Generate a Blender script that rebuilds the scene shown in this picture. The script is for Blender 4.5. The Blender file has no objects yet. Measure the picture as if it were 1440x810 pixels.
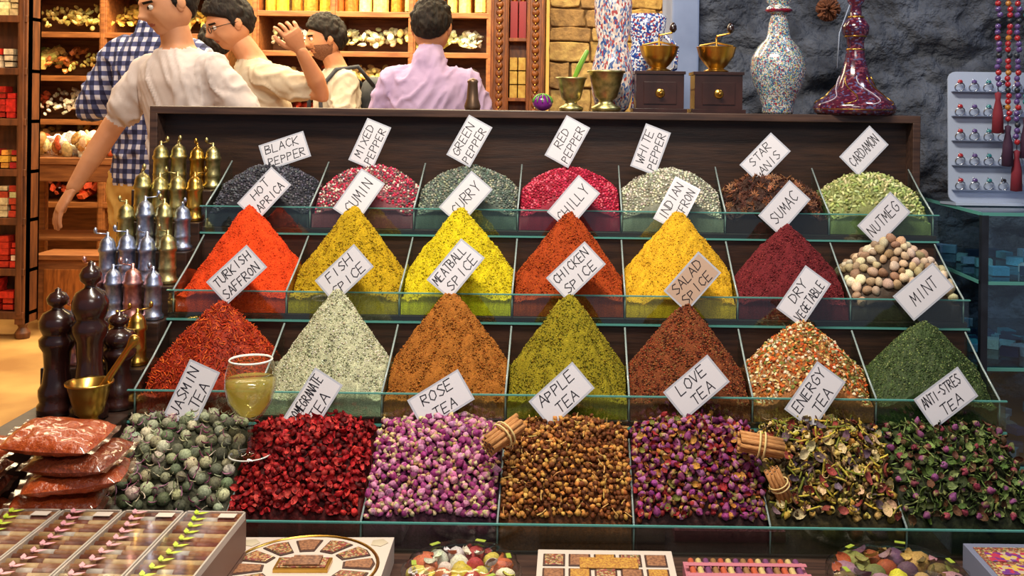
import bpy, bmesh, math, random
import numpy as np
from mathutils import Vector, Matrix, noise
random.seed(7); rng=np.random.default_rng(7)
pi=math.pi
sc=bpy.context.scene
sc.view_settings.view_transform='Standard'
def L(r,g,b):
    f=lambda c:(c/255/12.92) if c/255<=.04045 else ((c/255+.055)/1.055)**2.4
    return (f(r),f(g),f(b))
# ---------------------------------------------------------------- materials
def newmat(name):
    m=bpy.data.materials.new(name); m.use_nodes=True
    nt=m.node_tree; b=nt.nodes['Principled BSDF']; return m,nt,b
def pm(name,c1,c2=None,ns=20,rough=.5,metal=0,bump=0,bs=None,dist=.01,stretch=None,coat=0,lo=.35,hi=.65,detail=4,emit=0,spec=.5):
    m,nt,b=newmat(name)
    b.inputs['Roughness'].default_value=rough; b.inputs['Metallic'].default_value=metal
    b.inputs['Coat Weight'].default_value=coat; b.inputs['Specular IOR Level'].default_value=spec
    tc=nt.nodes.new('ShaderNodeTexCoord'); mp=nt.nodes.new('ShaderNodeMapping')
    nt.links.new(tc.outputs['Object'],mp.inputs['Vector'])
    if stretch: mp.inputs['Scale'].default_value=stretch
    if c2 is None: b.inputs['Base Color'].default_value=(*c1,1)
    else:
        n=nt.nodes.new('ShaderNodeTexNoise'); n.inputs['Scale'].default_value=ns; n.inputs['Detail'].default_value=detail
        r=nt.nodes.new('ShaderNodeValToRGB'); r.color_ramp.elements[0].color=(*c1,1); r.color_ramp.elements[1].color=(*c2,1)
        r.color_ramp.elements[0].position=lo; r.color_ramp.elements[1].position=hi
        nt.links.new(mp.outputs[0],n.inputs['Vector']); nt.links.new(n.outputs['Fac'],r.inputs[0]); nt.links.new(r.outputs[0],b.inputs['Base Color'])
    if bump:
        n2=nt.nodes.new('ShaderNodeTexNoise'); n2.inputs['Scale'].default_value=bs or ns; n2.inputs['Detail'].default_value=5
        bp=nt.nodes.new('ShaderNodeBump'); bp.inputs['Strength'].default_value=bump; bp.inputs['Distance'].default_value=dist
        nt.links.new(mp.outputs[0],n2.inputs['Vector']); nt.links.new(n2.outputs['Fac'],bp.inputs['Height']); nt.links.new(bp.outputs[0],b.inputs['Normal'])
    return m
def attrmat(name,rough=.8,grain=700,lo=.6,hi=1.25,bump=.4,dist=.002,coat=0):
    m,nt,b=newmat(name); b.inputs['Roughness'].default_value=rough; b.inputs['Coat Weight'].default_value=coat
    b.inputs['Specular IOR Level'].default_value=.25
    a=nt.nodes.new('ShaderNodeAttribute'); a.attribute_name='Col'
    tc=nt.nodes.new('ShaderNodeTexCoord')
    n=nt.nodes.new('ShaderNodeTexNoise'); n.inputs['Scale'].default_value=grain; n.inputs['Detail'].default_value=3
    mr=nt.nodes.new('ShaderNodeMapRange'); mr.inputs[1].default_value=.3; mr.inputs[2].default_value=.7; mr.inputs[3].default_value=lo; mr.inputs[4].default_value=hi
    mx=nt.nodes.new('ShaderNodeVectorMath'); mx.operation='SCALE'
    nt.links.new(tc.outputs['Object'],n.inputs['Vector']); nt.links.new(n.outputs['Fac'],mr.inputs[0])
    nt.links.new(a.outputs['Color'],mx.inputs[0]); nt.links.new(mr.outputs[0],mx.inputs['Scale']); nt.links.new(mx.outputs[0],b.inputs['Base Color'])
    bp=nt.nodes.new('ShaderNodeBump'); bp.inputs['Strength'].default_value=bump; bp.inputs['Distance'].default_value=dist
    nt.links.new(n.outputs['Fac'],bp.inputs['Height']); nt.links.new(bp.outputs[0],b.inputs['Normal'])
    return m
def mosaic(name,scale,cols,rough=.2,stretch=None):
    m,nt,b=newmat(name); b.inputs['Roughness'].default_value=rough; b.inputs['Coat Weight'].default_value=.5
    tc=nt.nodes.new('ShaderNodeTexCoord'); mp=nt.nodes.new('ShaderNodeMapping')
    if stretch: mp.inputs['Scale'].default_value=stretch
    v=nt.nodes.new('ShaderNodeTexVoronoi'); v.inputs['Scale'].default_value=scale
    sp=nt.nodes.new('ShaderNodeSeparateColor'); r=nt.nodes.new('ShaderNodeValToRGB'); r.color_ramp.interpolation='CONSTANT'
    nt.links.new(tc.outputs['Object'],mp.inputs[0]); nt.links.new(mp.outputs[0],v.inputs['Vector']); nt.links.new(v.outputs['Color'],sp.inputs[0]); nt.links.new(sp.outputs[0],r.inputs[0])
    e=r.color_ramp.elements; e[0].color=(*cols[0],1); e[1].color=(*cols[-1],1); e[1].position=(len(cols)-1)/len(cols)
    for i,c in enumerate(cols[1:-1]):
        q=e.new((i+1)/len(cols)); q.color=(*c,1)
    nt.links.new(r.outputs[0],b.inputs['Base Color']); return m
def thinglass(name,tint=(.8,.95,.92),gl=.12,rough=.02,diff=None,df=0):
    m=bpy.data.materials.new(name); m.use_nodes=True; nt=m.node_tree; nt.nodes.clear()
    o=nt.nodes.new('ShaderNodeOutputMaterial'); t=nt.nodes.new('ShaderNodeBsdfTransparent'); g=nt.nodes.new('ShaderNodeBsdfGlossy'); mx=nt.nodes.new('ShaderNodeMixShader')
    fr=nt.nodes.new('ShaderNodeFresnel'); ad=nt.nodes.new('ShaderNodeMath'); ad.operation='ADD'; ad.inputs[1].default_value=gl; ad.use_clamp=True
    geo=nt.nodes.new('ShaderNodeNewGeometry'); ir=nt.nodes.new('ShaderNodeMapRange'); ir.inputs[3].default_value=1.45; ir.inputs[4].default_value=1/1.45
    nt.links.new(geo.outputs['Backfacing'],ir.inputs[0]); nt.links.new(ir.outputs[0],fr.inputs[0])
    t.inputs[0].default_value=(*tint,1); g.inputs['Roughness'].default_value=rough
    src=t.outputs[0]
    if diff:
        d=nt.nodes.new('ShaderNodeBsdfDiffuse'); d.inputs[0].default_value=(*diff,1); tr=nt.nodes.new('ShaderNodeBsdfTranslucent'); tr.inputs[0].default_value=(*diff,1)
        m1=nt.nodes.new('ShaderNodeMixShader'); m1.inputs[0].default_value=.5; nt.links.new(d.outputs[0],m1.inputs[1]); nt.links.new(tr.outputs[0],m1.inputs[2])
        m2=nt.nodes.new('ShaderNodeMixShader'); m2.inputs[0].default_value=df; nt.links.new(t.outputs[0],m2.inputs[1]); nt.links.new(m1.outputs[0],m2.inputs[2]); src=m2.outputs[0]
    nt.links.new(fr.outputs[0],ad.inputs[0]); nt.links.new(ad.outputs[0],mx.inputs[0]); nt.links.new(src,mx.inputs[1]); nt.links.new(g.outputs[0],mx.inputs[2]); nt.links.new(mx.outputs[0],o.inputs[0])
    return m
# ---------------------------------------------------------------- mesh builder
class MB:
    def __init__(s): s.v=[];s.f=[];s.m=[];s.s=[]
    def add(s,vs,fs,mat=0,smooth=False,M=None):
        o=len(s.v)
        for p in vs:
            p=Vector(p)
            if M is not None: p=M@p
            s.v.append(tuple(p))
        for f in fs: s.f.append([o+i for i in f]); s.m.append(mat); s.s.append(smooth)
    def box(s,x0,x1,y0,y1,z0,z1,mat=0,M=None):
        vs=[(x0,y0,z0),(x1,y0,z0),(x1,y1,z0),(x0,y1,z0),(x0,y0,z1),(x1,y0,z1),(x1,y1,z1),(x0,y1,z1)]
        s.add(vs,[(0,3,2,1),(4,5,6,7),(0,1,5,4),(1,2,6,5),(2,3,7,6),(3,0,4,7)],mat,False,M)
    def prism(s,poly,x0,x1,mat=0,M=None):
        n=len(poly); vs=[(x0,p[0],p[1]) for p in poly]+[(x1,p[0],p[1]) for p in poly]
        fs=[tuple(range(n)),tuple(range(2*n-1,n-1,-1))]+[(i,i+n,(i+1)%n+n,(i+1)%n) for i in range(n)]
        s.add(vs,fs,mat,False,M)
    def lathe(s,prof,c=(0,0,0),seg=24,mat=0,M=None,smooth=True,flute=0,nf=8,cap=True):
        vs=[];fs=[]
        for r,z in prof:
            for j in range(seg):
                a=2*pi*j/seg; rr=r*(1+flute*math.cos(nf*a))
                vs.append((c[0]+rr*math.cos(a),c[1]+rr*math.sin(a),c[2]+z))
        for i in range(len(prof)-1):
            for j in range(seg):
                k=(j+1)%seg; fs.append((i*seg+j,i*seg+k,(i+1)*seg+k,(i+1)*seg+j))
        if cap: fs.append(tuple(range(seg-1,-1,-1))); n=len(prof)-1; fs.append(tuple(n*seg+j for j in range(seg)))
        s.add(vs,fs,mat,smooth,M)
    def tube(s,pts,rad,seg=8,mat=0,M=None,smooth=True,round_=False):
        P=[Vector(p) for p in pts]; R=list(rad) if hasattr(rad,'__len__') else [rad]*len(P)
        if round_:
            d0=(P[0]-P[1]).normalized(); d1=(P[-1]-P[-2]).normalized(); a,b=R[0],R[-1]
            P=[P[0]+d0*a*.9,P[0]+d0*a*.6]+P+[P[-1]+d1*b*.6,P[-1]+d1*b*.9]; R=[a*.35,a*.8]+R+[b*.8,b*.35]
        vs=[];fs=[];prev=None
        for i,p in enumerate(P):
            t=(P[min(i+1,len(P)-1)]-P[max(i-1,0)]).normalized()
            if prev is None:
                u=Vector((0,0,1)) if abs(t.z)<.8 else Vector((1,0,0)); n=(u-t*u.dot(t)).normalized()
            else:
                n=(prev-t*prev.dot(t)).normalized()
            prev=n; b=t.cross(n)
            for j in range(seg):
                a=2*pi*j/seg; vs.append(p+(n*math.cos(a)+b*math.sin(a))*R[i])
        for i in range(len(P)-1):
            for j in range(seg):
                k=(j+1)%seg; fs.append((i*seg+j,i*seg+k,(i+1)*seg+k,(i+1)*seg+j))
        fs.append(tuple(range(seg-1,-1,-1))); n=len(P)-1; fs.append(tuple(n*seg+j for j in range(seg)))
        s.add(vs,fs,mat,smooth,M)
    def ball(s,c,r,mat=0,seg=14,sc_=(1,1,1),M=None):
        prof=[(max(1e-4,math.sin(pi*i/10)),-math.cos(pi*i/10)) for i in range(11)]
        MM=Matrix.Translation(c)@Matrix.Diagonal((r*sc_[0],r*sc_[1],r*sc_[2],1))
        if M is not None: MM=M@MM
        s.lathe(prof,seg=seg,mat=mat,M=MM)
    def obj(s,name,mats,bevel=0,parent=None):
        me=bpy.data.meshes.new(name); me.from_pydata(s.v,[],s.f)
        for m in mats: me.materials.append(m)
        me.polygons.foreach_set('material_index',s.m); me.polygons.foreach_set('use_smooth',s.s)
        bm=bmesh.new(); bm.from_mesh(me); bmesh.ops.recalc_face_normals(bm,faces=bm.faces); bm.to_mesh(me); bm.free()
        o=bpy.data.objects.new(name,me); sc.collection.objects.link(o)
        if bevel:
            b=o.modifiers.new('bevel','BEVEL'); b.width=bevel; b.segments=2; b.limit_method='ANGLE'
        if parent: o.parent=parent
        return o
# ---------------------------------------------------------------- masses of small things
def ico(n):
    bm=bmesh.new(); bmesh.ops.create_icosphere(bm,subdivisions=n,radius=1); bm.verts.ensure_lookup_table()
    v=np.array([x.co[:] for x in bm.verts]); f=[[a.index for a in q.verts] for q in bm.faces]; bm.free(); return v,np.array(f)
I1v,I1f=ico(1); I2v,I2f=ico(2)
T_ico=(I1v,I1f,np.ones(len(I1v))); T_ball=(I2v,I2f,np.ones(len(I2v)))
def chunk():
    v=I1v*rng.uniform(.55,1.2,(len(I1v),1)); return (v,I1f,np.ones(len(v)))
CH=[chunk() for _ in range(5)]
bv=I2v.copy(); w=1-.55*np.clip(bv[:,2],0,1)-.3*np.clip(-bv[:,2],0,1); bv[:,0]*=w; bv[:,1]*=w; bv[:,2]*=1.35
bv*=(1+.10*np.cos(5*np.arctan2(bv[:,1],bv[:,0])))[:,None]*rng.uniform(.92,1.08,(len(bv),1))
T_bud=(bv,I2f,(bv[:,2]>-.75).astype(float))
pv=I2v*np.array([.42,.42,1]); pv[:,:2]*=(1+.12*np.cos(3*np.arctan2(pv[:,1],pv[:,0])))[:,None]
T_pod=(pv,I2f,np.ones(len(pv)))
cv=np.array([(x,y,z) for x in(-1,1) for y in(-1,1) for z in(-1,1)],float)
cf=np.array([(0,1,3),(0,3,2),(4,6,7),(4,7,5),(0,4,5),(0,5,1),(2,3,7),(2,7,6),(0,2,6),(0,6,4),(1,5,7),(1,7,3)])
T_box=(cv,cf,np.ones(8))
def strip(arc,n=5,w=.22,t=.1):
    v=[];f=[]
    for i in range(n+1):
        a=(i/n-.5)*arc; R=2/max(arc,.01); x=R*math.sin(a); z=R*(1-math.cos(a)); ww=w*(1-.5*abs(i/n-.5))
        v+= [(x,-ww,z-t),(x,ww,z-t),(x,ww,z+t),(x,-ww,z+t)]
    for i in range(n):
        for j in range(4):
            a=i*4+j;b=i*4+(j+1)%4; f+=[(a,b,b+4),(a,b+4,a+4)]
    f+=[(0,2,1),(0,3,2)]; k=n*4; f+=[(k,k+1,k+2),(k,k+2,k+3)]
    return (np.array(v),np.array(f),np.ones(len(v)))
T_st=[strip(.4),strip(1.4),strip(2.6,7),strip(4.2,8,.3,.06)]
def petal():
    v=[];f=[]
    for i in range(5):
        for j in range(4):
            a=(i/4-.5)*2; b=(j/3-.5)*2; v.append((a,b*.7*math.sqrt(max(0.05,1-a*a*.9)),.35*(a*a+b*b)))
    for i in range(4):
        for j in range(3):
            a=i*4+j; f+=[(a,a+4,a+5),(a,a+5,a+1)]
    return (np.array(v),np.array(f),np.ones(20))
T_pet=petal()
def star():
    v=[];f=[]
    for k in range(8):
        a=k*pi/4; c,s=math.cos(a),math.sin(a); P=[(0.08,0,0),(.5,-.16,.1),(.5,.16,.1),(.5,0,-.16),(1,0,.12),(.5,0,.02)]
        o=len(v); v+=[(x*c-y*s,x*s+y*c,z) for x,y,z in P]; f+=[(o,o+3,o+1),(o,o+2,o+3),(o+1,o+3,o+4),(o+2,o+4,o+3),(o,o+1,o+5),(o,o+5,o+2),(o+1,o+4,o+5),(o+2,o+5,o+4)]
    return (np.array(v),np.array(f),np.ones(len(v)))
T_star=star()
cyv=[];cyf=[]
for j in range(10):
    a=2*pi*j/10
    for r,z in ((1,-1),(1,.5),(.6,.75),(.6,1)): cyv.append((r*math.cos(a),r*math.sin(a),z))
for j in range(10):
    k=(j+1)%10
    for i in range(3):
        a=j*4+i;b=k*4+i; cyf+=[(a,b,b+1),(a,b+1,a+1)]
    if 0<j<9: cyf+=[(3,j*4+3,k*4+3)]
T_jar=(np.array(cyv),np.array(cyf),np.array([1,1,0,0]*10))
def rrot(n):
    q=rng.normal(size=(n,4)); q/=np.linalg.norm(q,axis=1)[:,None]; w,x,y,z=q.T
    return np.stack([np.stack([1-2*(y*y+z*z),2*(x*y-z*w),2*(x*z+y*w)],1),np.stack([2*(x*y+z*w),1-2*(x*x+z*z),2*(y*z-x*w)],1),np.stack([2*(x*z-y*w),2*(y*z+x*w),1-2*(x*x+y*y)],1)],1)
def align(nr,jit=.35):
    n=nr+rng.normal(size=nr.shape)*jit; n/=np.linalg.norm(n,axis=1)[:,None]
    a=rng.normal(size=nr.shape); a-=n*(a*n).sum(1)[:,None]; a/=np.linalg.norm(a,axis=1)[:,None]; b=np.cross(n,a)
    return np.stack([a,b,n],2)
def pick(pal,n,var=.12):
    P=np.array([L(*c) for c in pal]); c=P[rng.integers(0,len(P),n)]; return np.clip(c*(1+rng.uniform(-var*2,var*2,(n,1)))*(1+rng.uniform(-var,var,(n,3))),0,1)
class Mass:
    def __init__(s): s.V=[];s.F=[];s.C=[];s.n=0
    def raw(s,v,f,c): s.V.append(v); s.F.append(f+s.n); s.C.append(c); s.n+=len(v)
    def add(s,T,pos,R,scl,ca,cb=None):
        tv,tf,tm=T; N=len(pos)
        if N==0: return
        scl=np.broadcast_to(np.asarray(scl,float).reshape((-1,3) if np.ndim(scl)>1 else (1,-1)),(N,3)) if np.size(scl)>1 else np.full((N,3),float(scl))
        scl=scl*rng.uniform(.8,1.2,(N,1))
        P=np.einsum('nij,nkj->nki',R,tv[None]*scl[:,None])+pos[:,None]
        cb=ca if cb is None else cb
        C=ca[:,None]*tm[None,:,None]+cb[:,None]*(1-tm[None,:,None])
        k=len(tv); F=(tf[None]+(np.arange(N)*k)[:,None,None]).reshape(-1,3)
        s.raw(P.reshape(-1,3),F,C.reshape(-1,3))
    def build(s,name,mat,smooth=True,parent=None):
        V=np.concatenate(s.V);F=np.concatenate(s.F);C=np.concatenate(s.C)
        me=bpy.data.meshes.new(name); me.from_pydata(V.tolist(),[],F.tolist())
        ca=me.color_attributes.new('Col','FLOAT_COLOR','POINT'); ca.data.foreach_set('color',np.concatenate([C,np.ones((len(C),1))],1).ravel())
        me.polygons.foreach_set('use_smooth',[smooth]*len(F)); me.materials.append(mat)
        o=bpy.data.objects.new(name,me); sc.collection.objects.link(o)
        if parent: o.parent=parent
        return o
# ---------------------------------------------------------------- stall geometry constants
YK=[2.483,2.285,2.087,1.889]; ZK=[.98,.813,.646,.465]; BW=.25; U=.1215
wood=pm('dark_stained_wood',L(38,24,20),L(62,40,30),8,.45,bump=.15,bs=30,dist=.003,stretch=(1,12,12))
woodedge=pm('stall_edge_wood',L(52,36,32),L(82,58,48),8,.4,stretch=(1,12,12))
glass=thinglass('clear_glass',(.84,.94,.91),.05)
gedge=pm('glass_cut_edge',L(85,150,145),rough=.15)
gedge2=pm('divider_cut_edge',L(150,165,165),rough=.2)
pglass=thinglass('clear_plastic',(.97,.98,.98),.03,.08)
mb=MB()
for k in range(4):
    mb.box(-.885,.885,YK[k],YK[k]+.198 if k else 2.74,ZK[k]-.3 if k<3 else .3,ZK[k],0)
mb.box(-1.09,.905,2.73,2.75,.0,1.25,0)
mb.box(-1.093,.908,2.675,2.86,1.248,1.268,1)
mb.box(-1.093,-1.073,2.675,2.75,.0,1.25,1); mb.box(.888,.908,2.675,2.75,.0,1.25,1)
mb.box(-1.15,1.12,1.32,1.889,.43,.46,1)
mb.box(-1.13,1.10,1.34,1.36,.0,.43,0)
for xx in(-1.12,.90): mb.box(xx,xx+.02,1.36,2.73,.0,.43,0)
GS=[(2.55,2.73,1.06),(2.47,2.55,.99),(2.39,2.47,.93),(2.31,2.39,.865),(2.23,2.31,.80),(2.15,2.23,.72),(1.889,2.15,.645)]
for y0,y1,z in GS: mb.box(-1.085 if y0>2.2 else -1.10,-.887,y0,y1,.43,z,0)
mb.obj('tiered_spice_stall',[wood,woodedge],bevel=.002)
for k in range(4):
    g=MB(); y=YK[k]; z=ZK[k]
    g.box(-.885,.885,y-.007,y-.003,z-.012,z+.049,0)
    g.box(-.888,.888,y-.008,y-.002,z+.049,z+.0515,1)
    g.box(-.888,.888,y-.008,y-.002,z-.016,z-.012,1)
    for i in range(8):
        x=-.875+i*.25
        pl=[(y,z),(y,z+.052),(y+.09,z+.095),(y+.185,z+.148),(y+.185,z)]
        g.prism(pl,x-.0012,x+.0012,0)
        g.tube([(x,y,z+.052),(x,y+.09,z+.095),(x,y+.185,z+.148)],.0022,6,2)
        g.tube([(x,y-.001,z),(x,y-.001,z+.052)],.0018,6,2)
    g.obj('glass_spice_tray',[glass,gedge,gedge2])
# ---------------------------------------------------------------- heaps
def lump(u,v,q,a):
    return a*(np.sin(u*70+q)*np.sin(v*85+q*2.3)+.6*np.sin(u*150+v*120+q*5)+.4*np.sin(u*260-v*210+q*3))
def cone(H,cu=0,cv=.1,p=1.0,rd=.008,la=.0026):
    q=random.uniform(0,20)
    def h(u,v):
        du=(u-cu)/.142; dv=(v-cv)/.120; ph=np.arctan2(dv,du)
        r=np.sqrt(du**2+dv**2+rd)*(1+.04*np.sin(2*ph+q)+.03*np.sin(3*ph+2*q)+.015*np.sin(7*ph+q))
        return .033+.03*v/.19+H*1.07*np.clip(1-r,0,1)**p+lump(u,v,q,la)
    return h
def dome(H=.115):
    q=random.uniform(0,20)
    def h(u,v): return .032+H*np.clip(1-(u/.168)**2-((v-.125)/.150)**2,0,1)+lump(u,v,q,.0025)
    return h
def slope(e=0,hi=.125):
    q=random.uniform(0,20)
    def h(u,v): return .040+hi*np.clip(v/.17,0,1)**.75+(.044+e)*(1-(u/.125)**2)*np.sin(pi*np.clip(v/.2,0,1))**.8+lump(u,v,q,.003)
    return h
def basegrid(M,h,x0,y0,z0,col,var=.1,amp=.0012,nu=90,nv=72):
    us=np.linspace(-U,U,nu); vs=np.linspace(.002,.188,nv); us=np.r_[us[0],us,us[-1]]; vs=np.r_[vs[0],vs,vs[-1]]
    UU,VV=np.meshgrid(us,vs,indexing='ij'); Z=h(UU,VV)
    off=random.uniform(0,50)
    nz=np.array([[noise.noise(Vector((a*60+off,b*60,c*25)))*1.6+noise.noise(Vector((a*220+off,b*220,c*220))) for a,b,c in zip(ra,rb,rc)] for ra,rb,rc in zip(UU,VV,Z)])
    Z=Z+nz*amp+rng.normal(size=Z.shape)*amp*.35
    Z[0]=Z[-1]=.001; Z[:,0]=Z[:,-1]=.001
    V=np.stack([UU+x0,VV+y0,Z+z0],2).reshape(-1,3); n2=len(vs); n1=len(us)
    a=(np.arange(n1-1)[:,None]*n2+np.arange(n2-1)[None]).ravel()
    F=np.concatenate([np.stack([a,a+n2,a+n2+1],1),np.stack([a,a+n2+1,a+1],1)])
    c=np.array(L(*col)); C=c[None]*(1+nz.reshape(-1,1)*var)*(1+rng.normal(size=(len(V),1))*var*.5)
    M.raw(V,F,np.clip(C,0,1))
def dart(h,dmin,tries,x0,y0,z0,lift=0,m=.004):
    u=rng.uniform(-U+m,U-m,tries); v=rng.uniform(.004+m,.186-m*.3,tries); e=.001
    gu=(h(u+e,v)-h(u-e,v))/(2*e); gv=(h(u,v+e)-h(u,v-e))/(2*e)
    P=np.stack([u,v,h(u,v)],1); W=np.sqrt(1+gu**2+gv**2); N=np.stack([-gu,-gv,np.ones_like(gu)],1)/W[:,None]
    keep=[]; cell={}
    acc=rng.uniform(0,np.percentile(W,95),tries)<W
    for i in range(tries):
        if not acc[i]: continue
        c=tuple((P[i]/dmin).astype(int)); ok=True
        for dx in(-1,0,1):
            for dy in(-1,0,1):
                for dz in(-1,0,1):
                    for j in cell.get((c[0]+dx,c[1]+dy,c[2]+dz),()):
                        d=P[i]-P[j]
                        if d[0]*d[0]+d[1]*d[1]+d[2]*d[2]<dmin*dmin: ok=False;break
                    if not ok:break
                if not ok:break
            if not ok:break
        if ok: keep.append(i); cell.setdefault(c,[]).append(i)
    P=P[keep];N=N[keep]; return P+N*lift+np.array([x0,y0,z0]),N
powder=attrmat('spice_powder',.9,480,.62,1.25,.7,.003)
grains=attrmat('spice_grains',.6,400,.7,1.2,.3,.001)
tea=attrmat('dried_tea',.65,260,.55,1.3,.5,.002)
def bx(i): return (i-3)*BW
R0=[('black_peppercorn_heap',(38,38,46),[(48,48,58),(70,70,82),(98,98,108)]),
    ('mixed_peppercorn_heap',(120,60,70),[(205,60,95),(225,205,195),(95,80,85),(150,120,110),(190,40,70)]),
    ('green_peppercorn_heap',(80,90,82),[(130,142,130),(95,110,102),(165,165,145),(120,122,108),(80,90,85)]),
    ('red_peppercorn_heap',(130,20,45),[(205,45,80),(175,30,60),(225,100,120),(150,22,45)]),
    ('white_peppercorn_heap',(120,120,105),[(205,205,180),(165,165,150),(135,132,115),(220,215,195)])]
for i,(n,bc,pal) in enumerate(R0):
    M=Mass(); h=dome(.112); basegrid(M,h,bx(i),YK[0],ZK[0],bc,nu=40,nv=32)
    P,N=dart(h,.0054,6500,bx(i),YK[0],ZK[0],.001); M.add(T_ico,P,rrot(len(P)),.0032,pick(pal,len(P))); M.build(n,grains)
M=Mass(); h=dome(.10); basegrid(M,h,bx(5),YK[0],ZK[0],(50,30,24),nu=40,nv=32); P,N=dart(h,.011,4000,bx(5),YK[0],ZK[0],.002)
M.add(T_star,P,align(N,.6),.0125,pick([(120,75,52),(90,52,40),(155,105,75),(65,38,32)],len(P))); M.build('star_anise_heap',grains,False)
M=Mass(); h=dome(.108); basegrid(M,h,bx(6),YK[0],ZK[0],(120,125,75),nu=40,nv=32); P,N=dart(h,.0075,5000,bx(6),YK[0],ZK[0],.001)
M.add(T_pod,P,rrot(len(P)),.0075,pick([(185,192,130),(210,208,155),(145,155,95),(170,180,110)],len(P))); M.build('cardamom_pod_heap',grains)
def powderheap(name,k,i,col,H,cu=0,flk=None,nf=0,size=.0012,amp=.0020,p=1.0,T=None,d=.003,var=.13):
    M=Mass(); h=cone(H,cu,.1,p); basegrid(M,h,bx(i),YK[k],ZK[k],col,var=var,amp=amp)
    if flk:
        P,N=dart(h,d,nf,bx(i),YK[k],ZK[k],.0006,m=.001)
        M.add(T or CH[0],P,align(N,.5),(size,size,size*.7),pick(flk,len(P),.1))
        P,N=dart(h,.009,900,bx(i),YK[k],ZK[k],.0002,m=.002)   # small clods
        M.add(CH[4],P,rrot(len(P)),size*1.7,pick([col],len(P),.1))
    M.build(name,powder)
powderheap('hot_paprika_powder_heap',1,0,(222,66,16),.184,.010,[(238,88,30),(205,52,12)],3000,.0014)
powderheap('cumin_powder_heap',1,1,(182,148,18),.184,0,[(205,172,40),(152,120,18)],3500,.0018,amp=.0036)
powderheap('curry_powder_heap',1,2,(208,188,20),.184,-.003,[(225,206,55),(190,168,16)],3500,.0018,amp=.0033)
powderheap('chilli_powder_heap',1,3,(158,60,16),.178,.002,[(195,92,28),(122,38,12),(175,66,16)],5000,.0018,amp=.0030)
powderheap('indian_saffron_powder_heap',1,4,(218,168,34),.182,.002,[(235,192,66),(198,146,26)],3000,.0014,amp=.0024)
powderheap('sumac_powder_heap',1,5,(102,28,34),.152,.004,[(132,38,46),(82,20,26),(150,60,60)],5500,.0017,p=.9,amp=.0028)
M=Mass(); h=cone(.118,0,.1,.8); basegrid(M,h,bx(6),YK[1],ZK[1],(60,45,35),nu=40,nv=32); P,N=dart(h,.0165,6000,bx(6),YK[1],ZK[1],.006,m=.011)
M.add(T_pod,P,rrot(len(P)),(.0235,.0235,.0125),pick([(200,178,148),(175,150,118),(215,200,172),(155,126,98)],len(P))); M.build('nutmeg_heap',grains)
M=Mass(); h=cone(.160,.012,.1,.85); basegrid(M,h,bx(0),YK[2],ZK[2],(140,38,10),amp=.003); P,N=dart(h,.0042,9000,bx(0),YK[2],ZK[2],.001)
M.add(T_st[1],P,align(N,.7),(.0058,.0045,.004),pick([(200,68,20),(165,42,12),(222,98,32),(140,32,12)],len(P))); M.build('turkish_saffron_heap',tea)
powderheap('fish_spice_heap',2,1,(182,182,150),.194,.01,[(220,220,195),(160,160,130),(135,140,105),(232,230,212)],7000,.0018,amp=.0028)
powderheap('meatball_spice_heap',2,2,(158,96,34),.193,0,[(190,126,52),(132,74,26),(168,92,28)],6000,.0018,amp=.0038)
powderheap('chicken_spice_heap',2,3,(138,124,22),.192,.002,[(165,150,45),(112,100,20),(95,95,24)],6000,.0018,amp=.0034)
powderheap('salad_spice_heap',2,4,(112,56,28),.170,0,[(162,90,50),(90,30,20),(142,102,58),(75,38,24),(150,58,32)],8000,.0021,p=.92,amp=.0032)
M=Mass(); h=cone(.135,0,.1,.8); basegrid(M,h,bx(5),YK[2],ZK[2],(150,95,50),amp=.002); P,N=dart(h,.005,8000,bx(5),YK[2],ZK[2],.0015)
n=len(P); M.add(CH[1],P,align(N,.8),(.0042,.0038,.0016),pick([(225,200,150),(215,115,45),(230,215,180),(190,80,32),(110,115,52),(215,175,105)],n)); M.build('dried_vegetable_heap',tea,False)
M=Mass(); h=cone(.140,.004,.1,.85); basegrid(M,h,bx(6),YK[2],ZK[2],(52,68,34),amp=.002); P,N=dart(h,.0034,9000,bx(6),YK[2],ZK[2],.0006)
M.add(CH[2],P,align(N,.6),(.0026,.002,.001),pick([(84,102,54),(64,82,40),(112,126,74),(48,64,32)],len(P))); M.build('dried_mint_heap',tea,False)
y3,z3=YK[3],ZK[3]
def teaheap(name,i,base,specs,e=0,amp=.003,mat=None):
    M=Mass(); h=slope(e); basegrid(M,h,bx(i),y3,z3-.004,base,nu=50,nv=40,amp=amp)
    for (T,d,tr,lift,size,pa,pb,al) in specs:
        P,N=dart(h,d,tr,bx(i),y3,z3,lift,m=max(.004,np.max(size)*.8)); n=len(P); P=P+N*rng.uniform(-.4,.4,(n,1))*np.max(size)
        M.add(T,P,align(N,al) if al else rrot(n),size,pick(pa,n),pick(pb,n) if pb else None)
    M.build(name,mat or tea)
teaheap('jasmine_tea_ball_heap',0,(60,60,45),[(T_ball,.0185,5000,.004,.0112,[(158,160,132),(120,126,98),(182,180,155),(98,102,80)],None,0),
   (T_st[2],.012,4500,.012,(.010,.004,.010),[(195,190,160),(165,115,135),(130,132,100),(105,45,75)],None,.3)])
teaheap('pomegranate_tea_heap',1,(70,8,10),[(CH[0],.009,5000,.003,.0072,[(150,20,28),(110,12,18),(180,45,42),(88,8,14)],None,0),(T_pet,.010,5000,.007,.0078,[(170,26,34),(128,14,20),(190,60,55)],None,.9)],amp=.004)
teaheap('rosebud_tea_heap',2,(70,35,50),[(T_bud,.0095,8000,.003,.0064,[(150,60,118),(185,105,150),(112,38,88),(165,80,125)],[(190,172,110),(150,140,80)],0),(T_bud,.013,3000,.007,.0068,[(200,135,170),(138,48,108)],[(200,185,130)],0),(CH[2],.014,2500,.007,.005,[(215,190,150),(180,140,90)],None,0)],.004)
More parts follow.
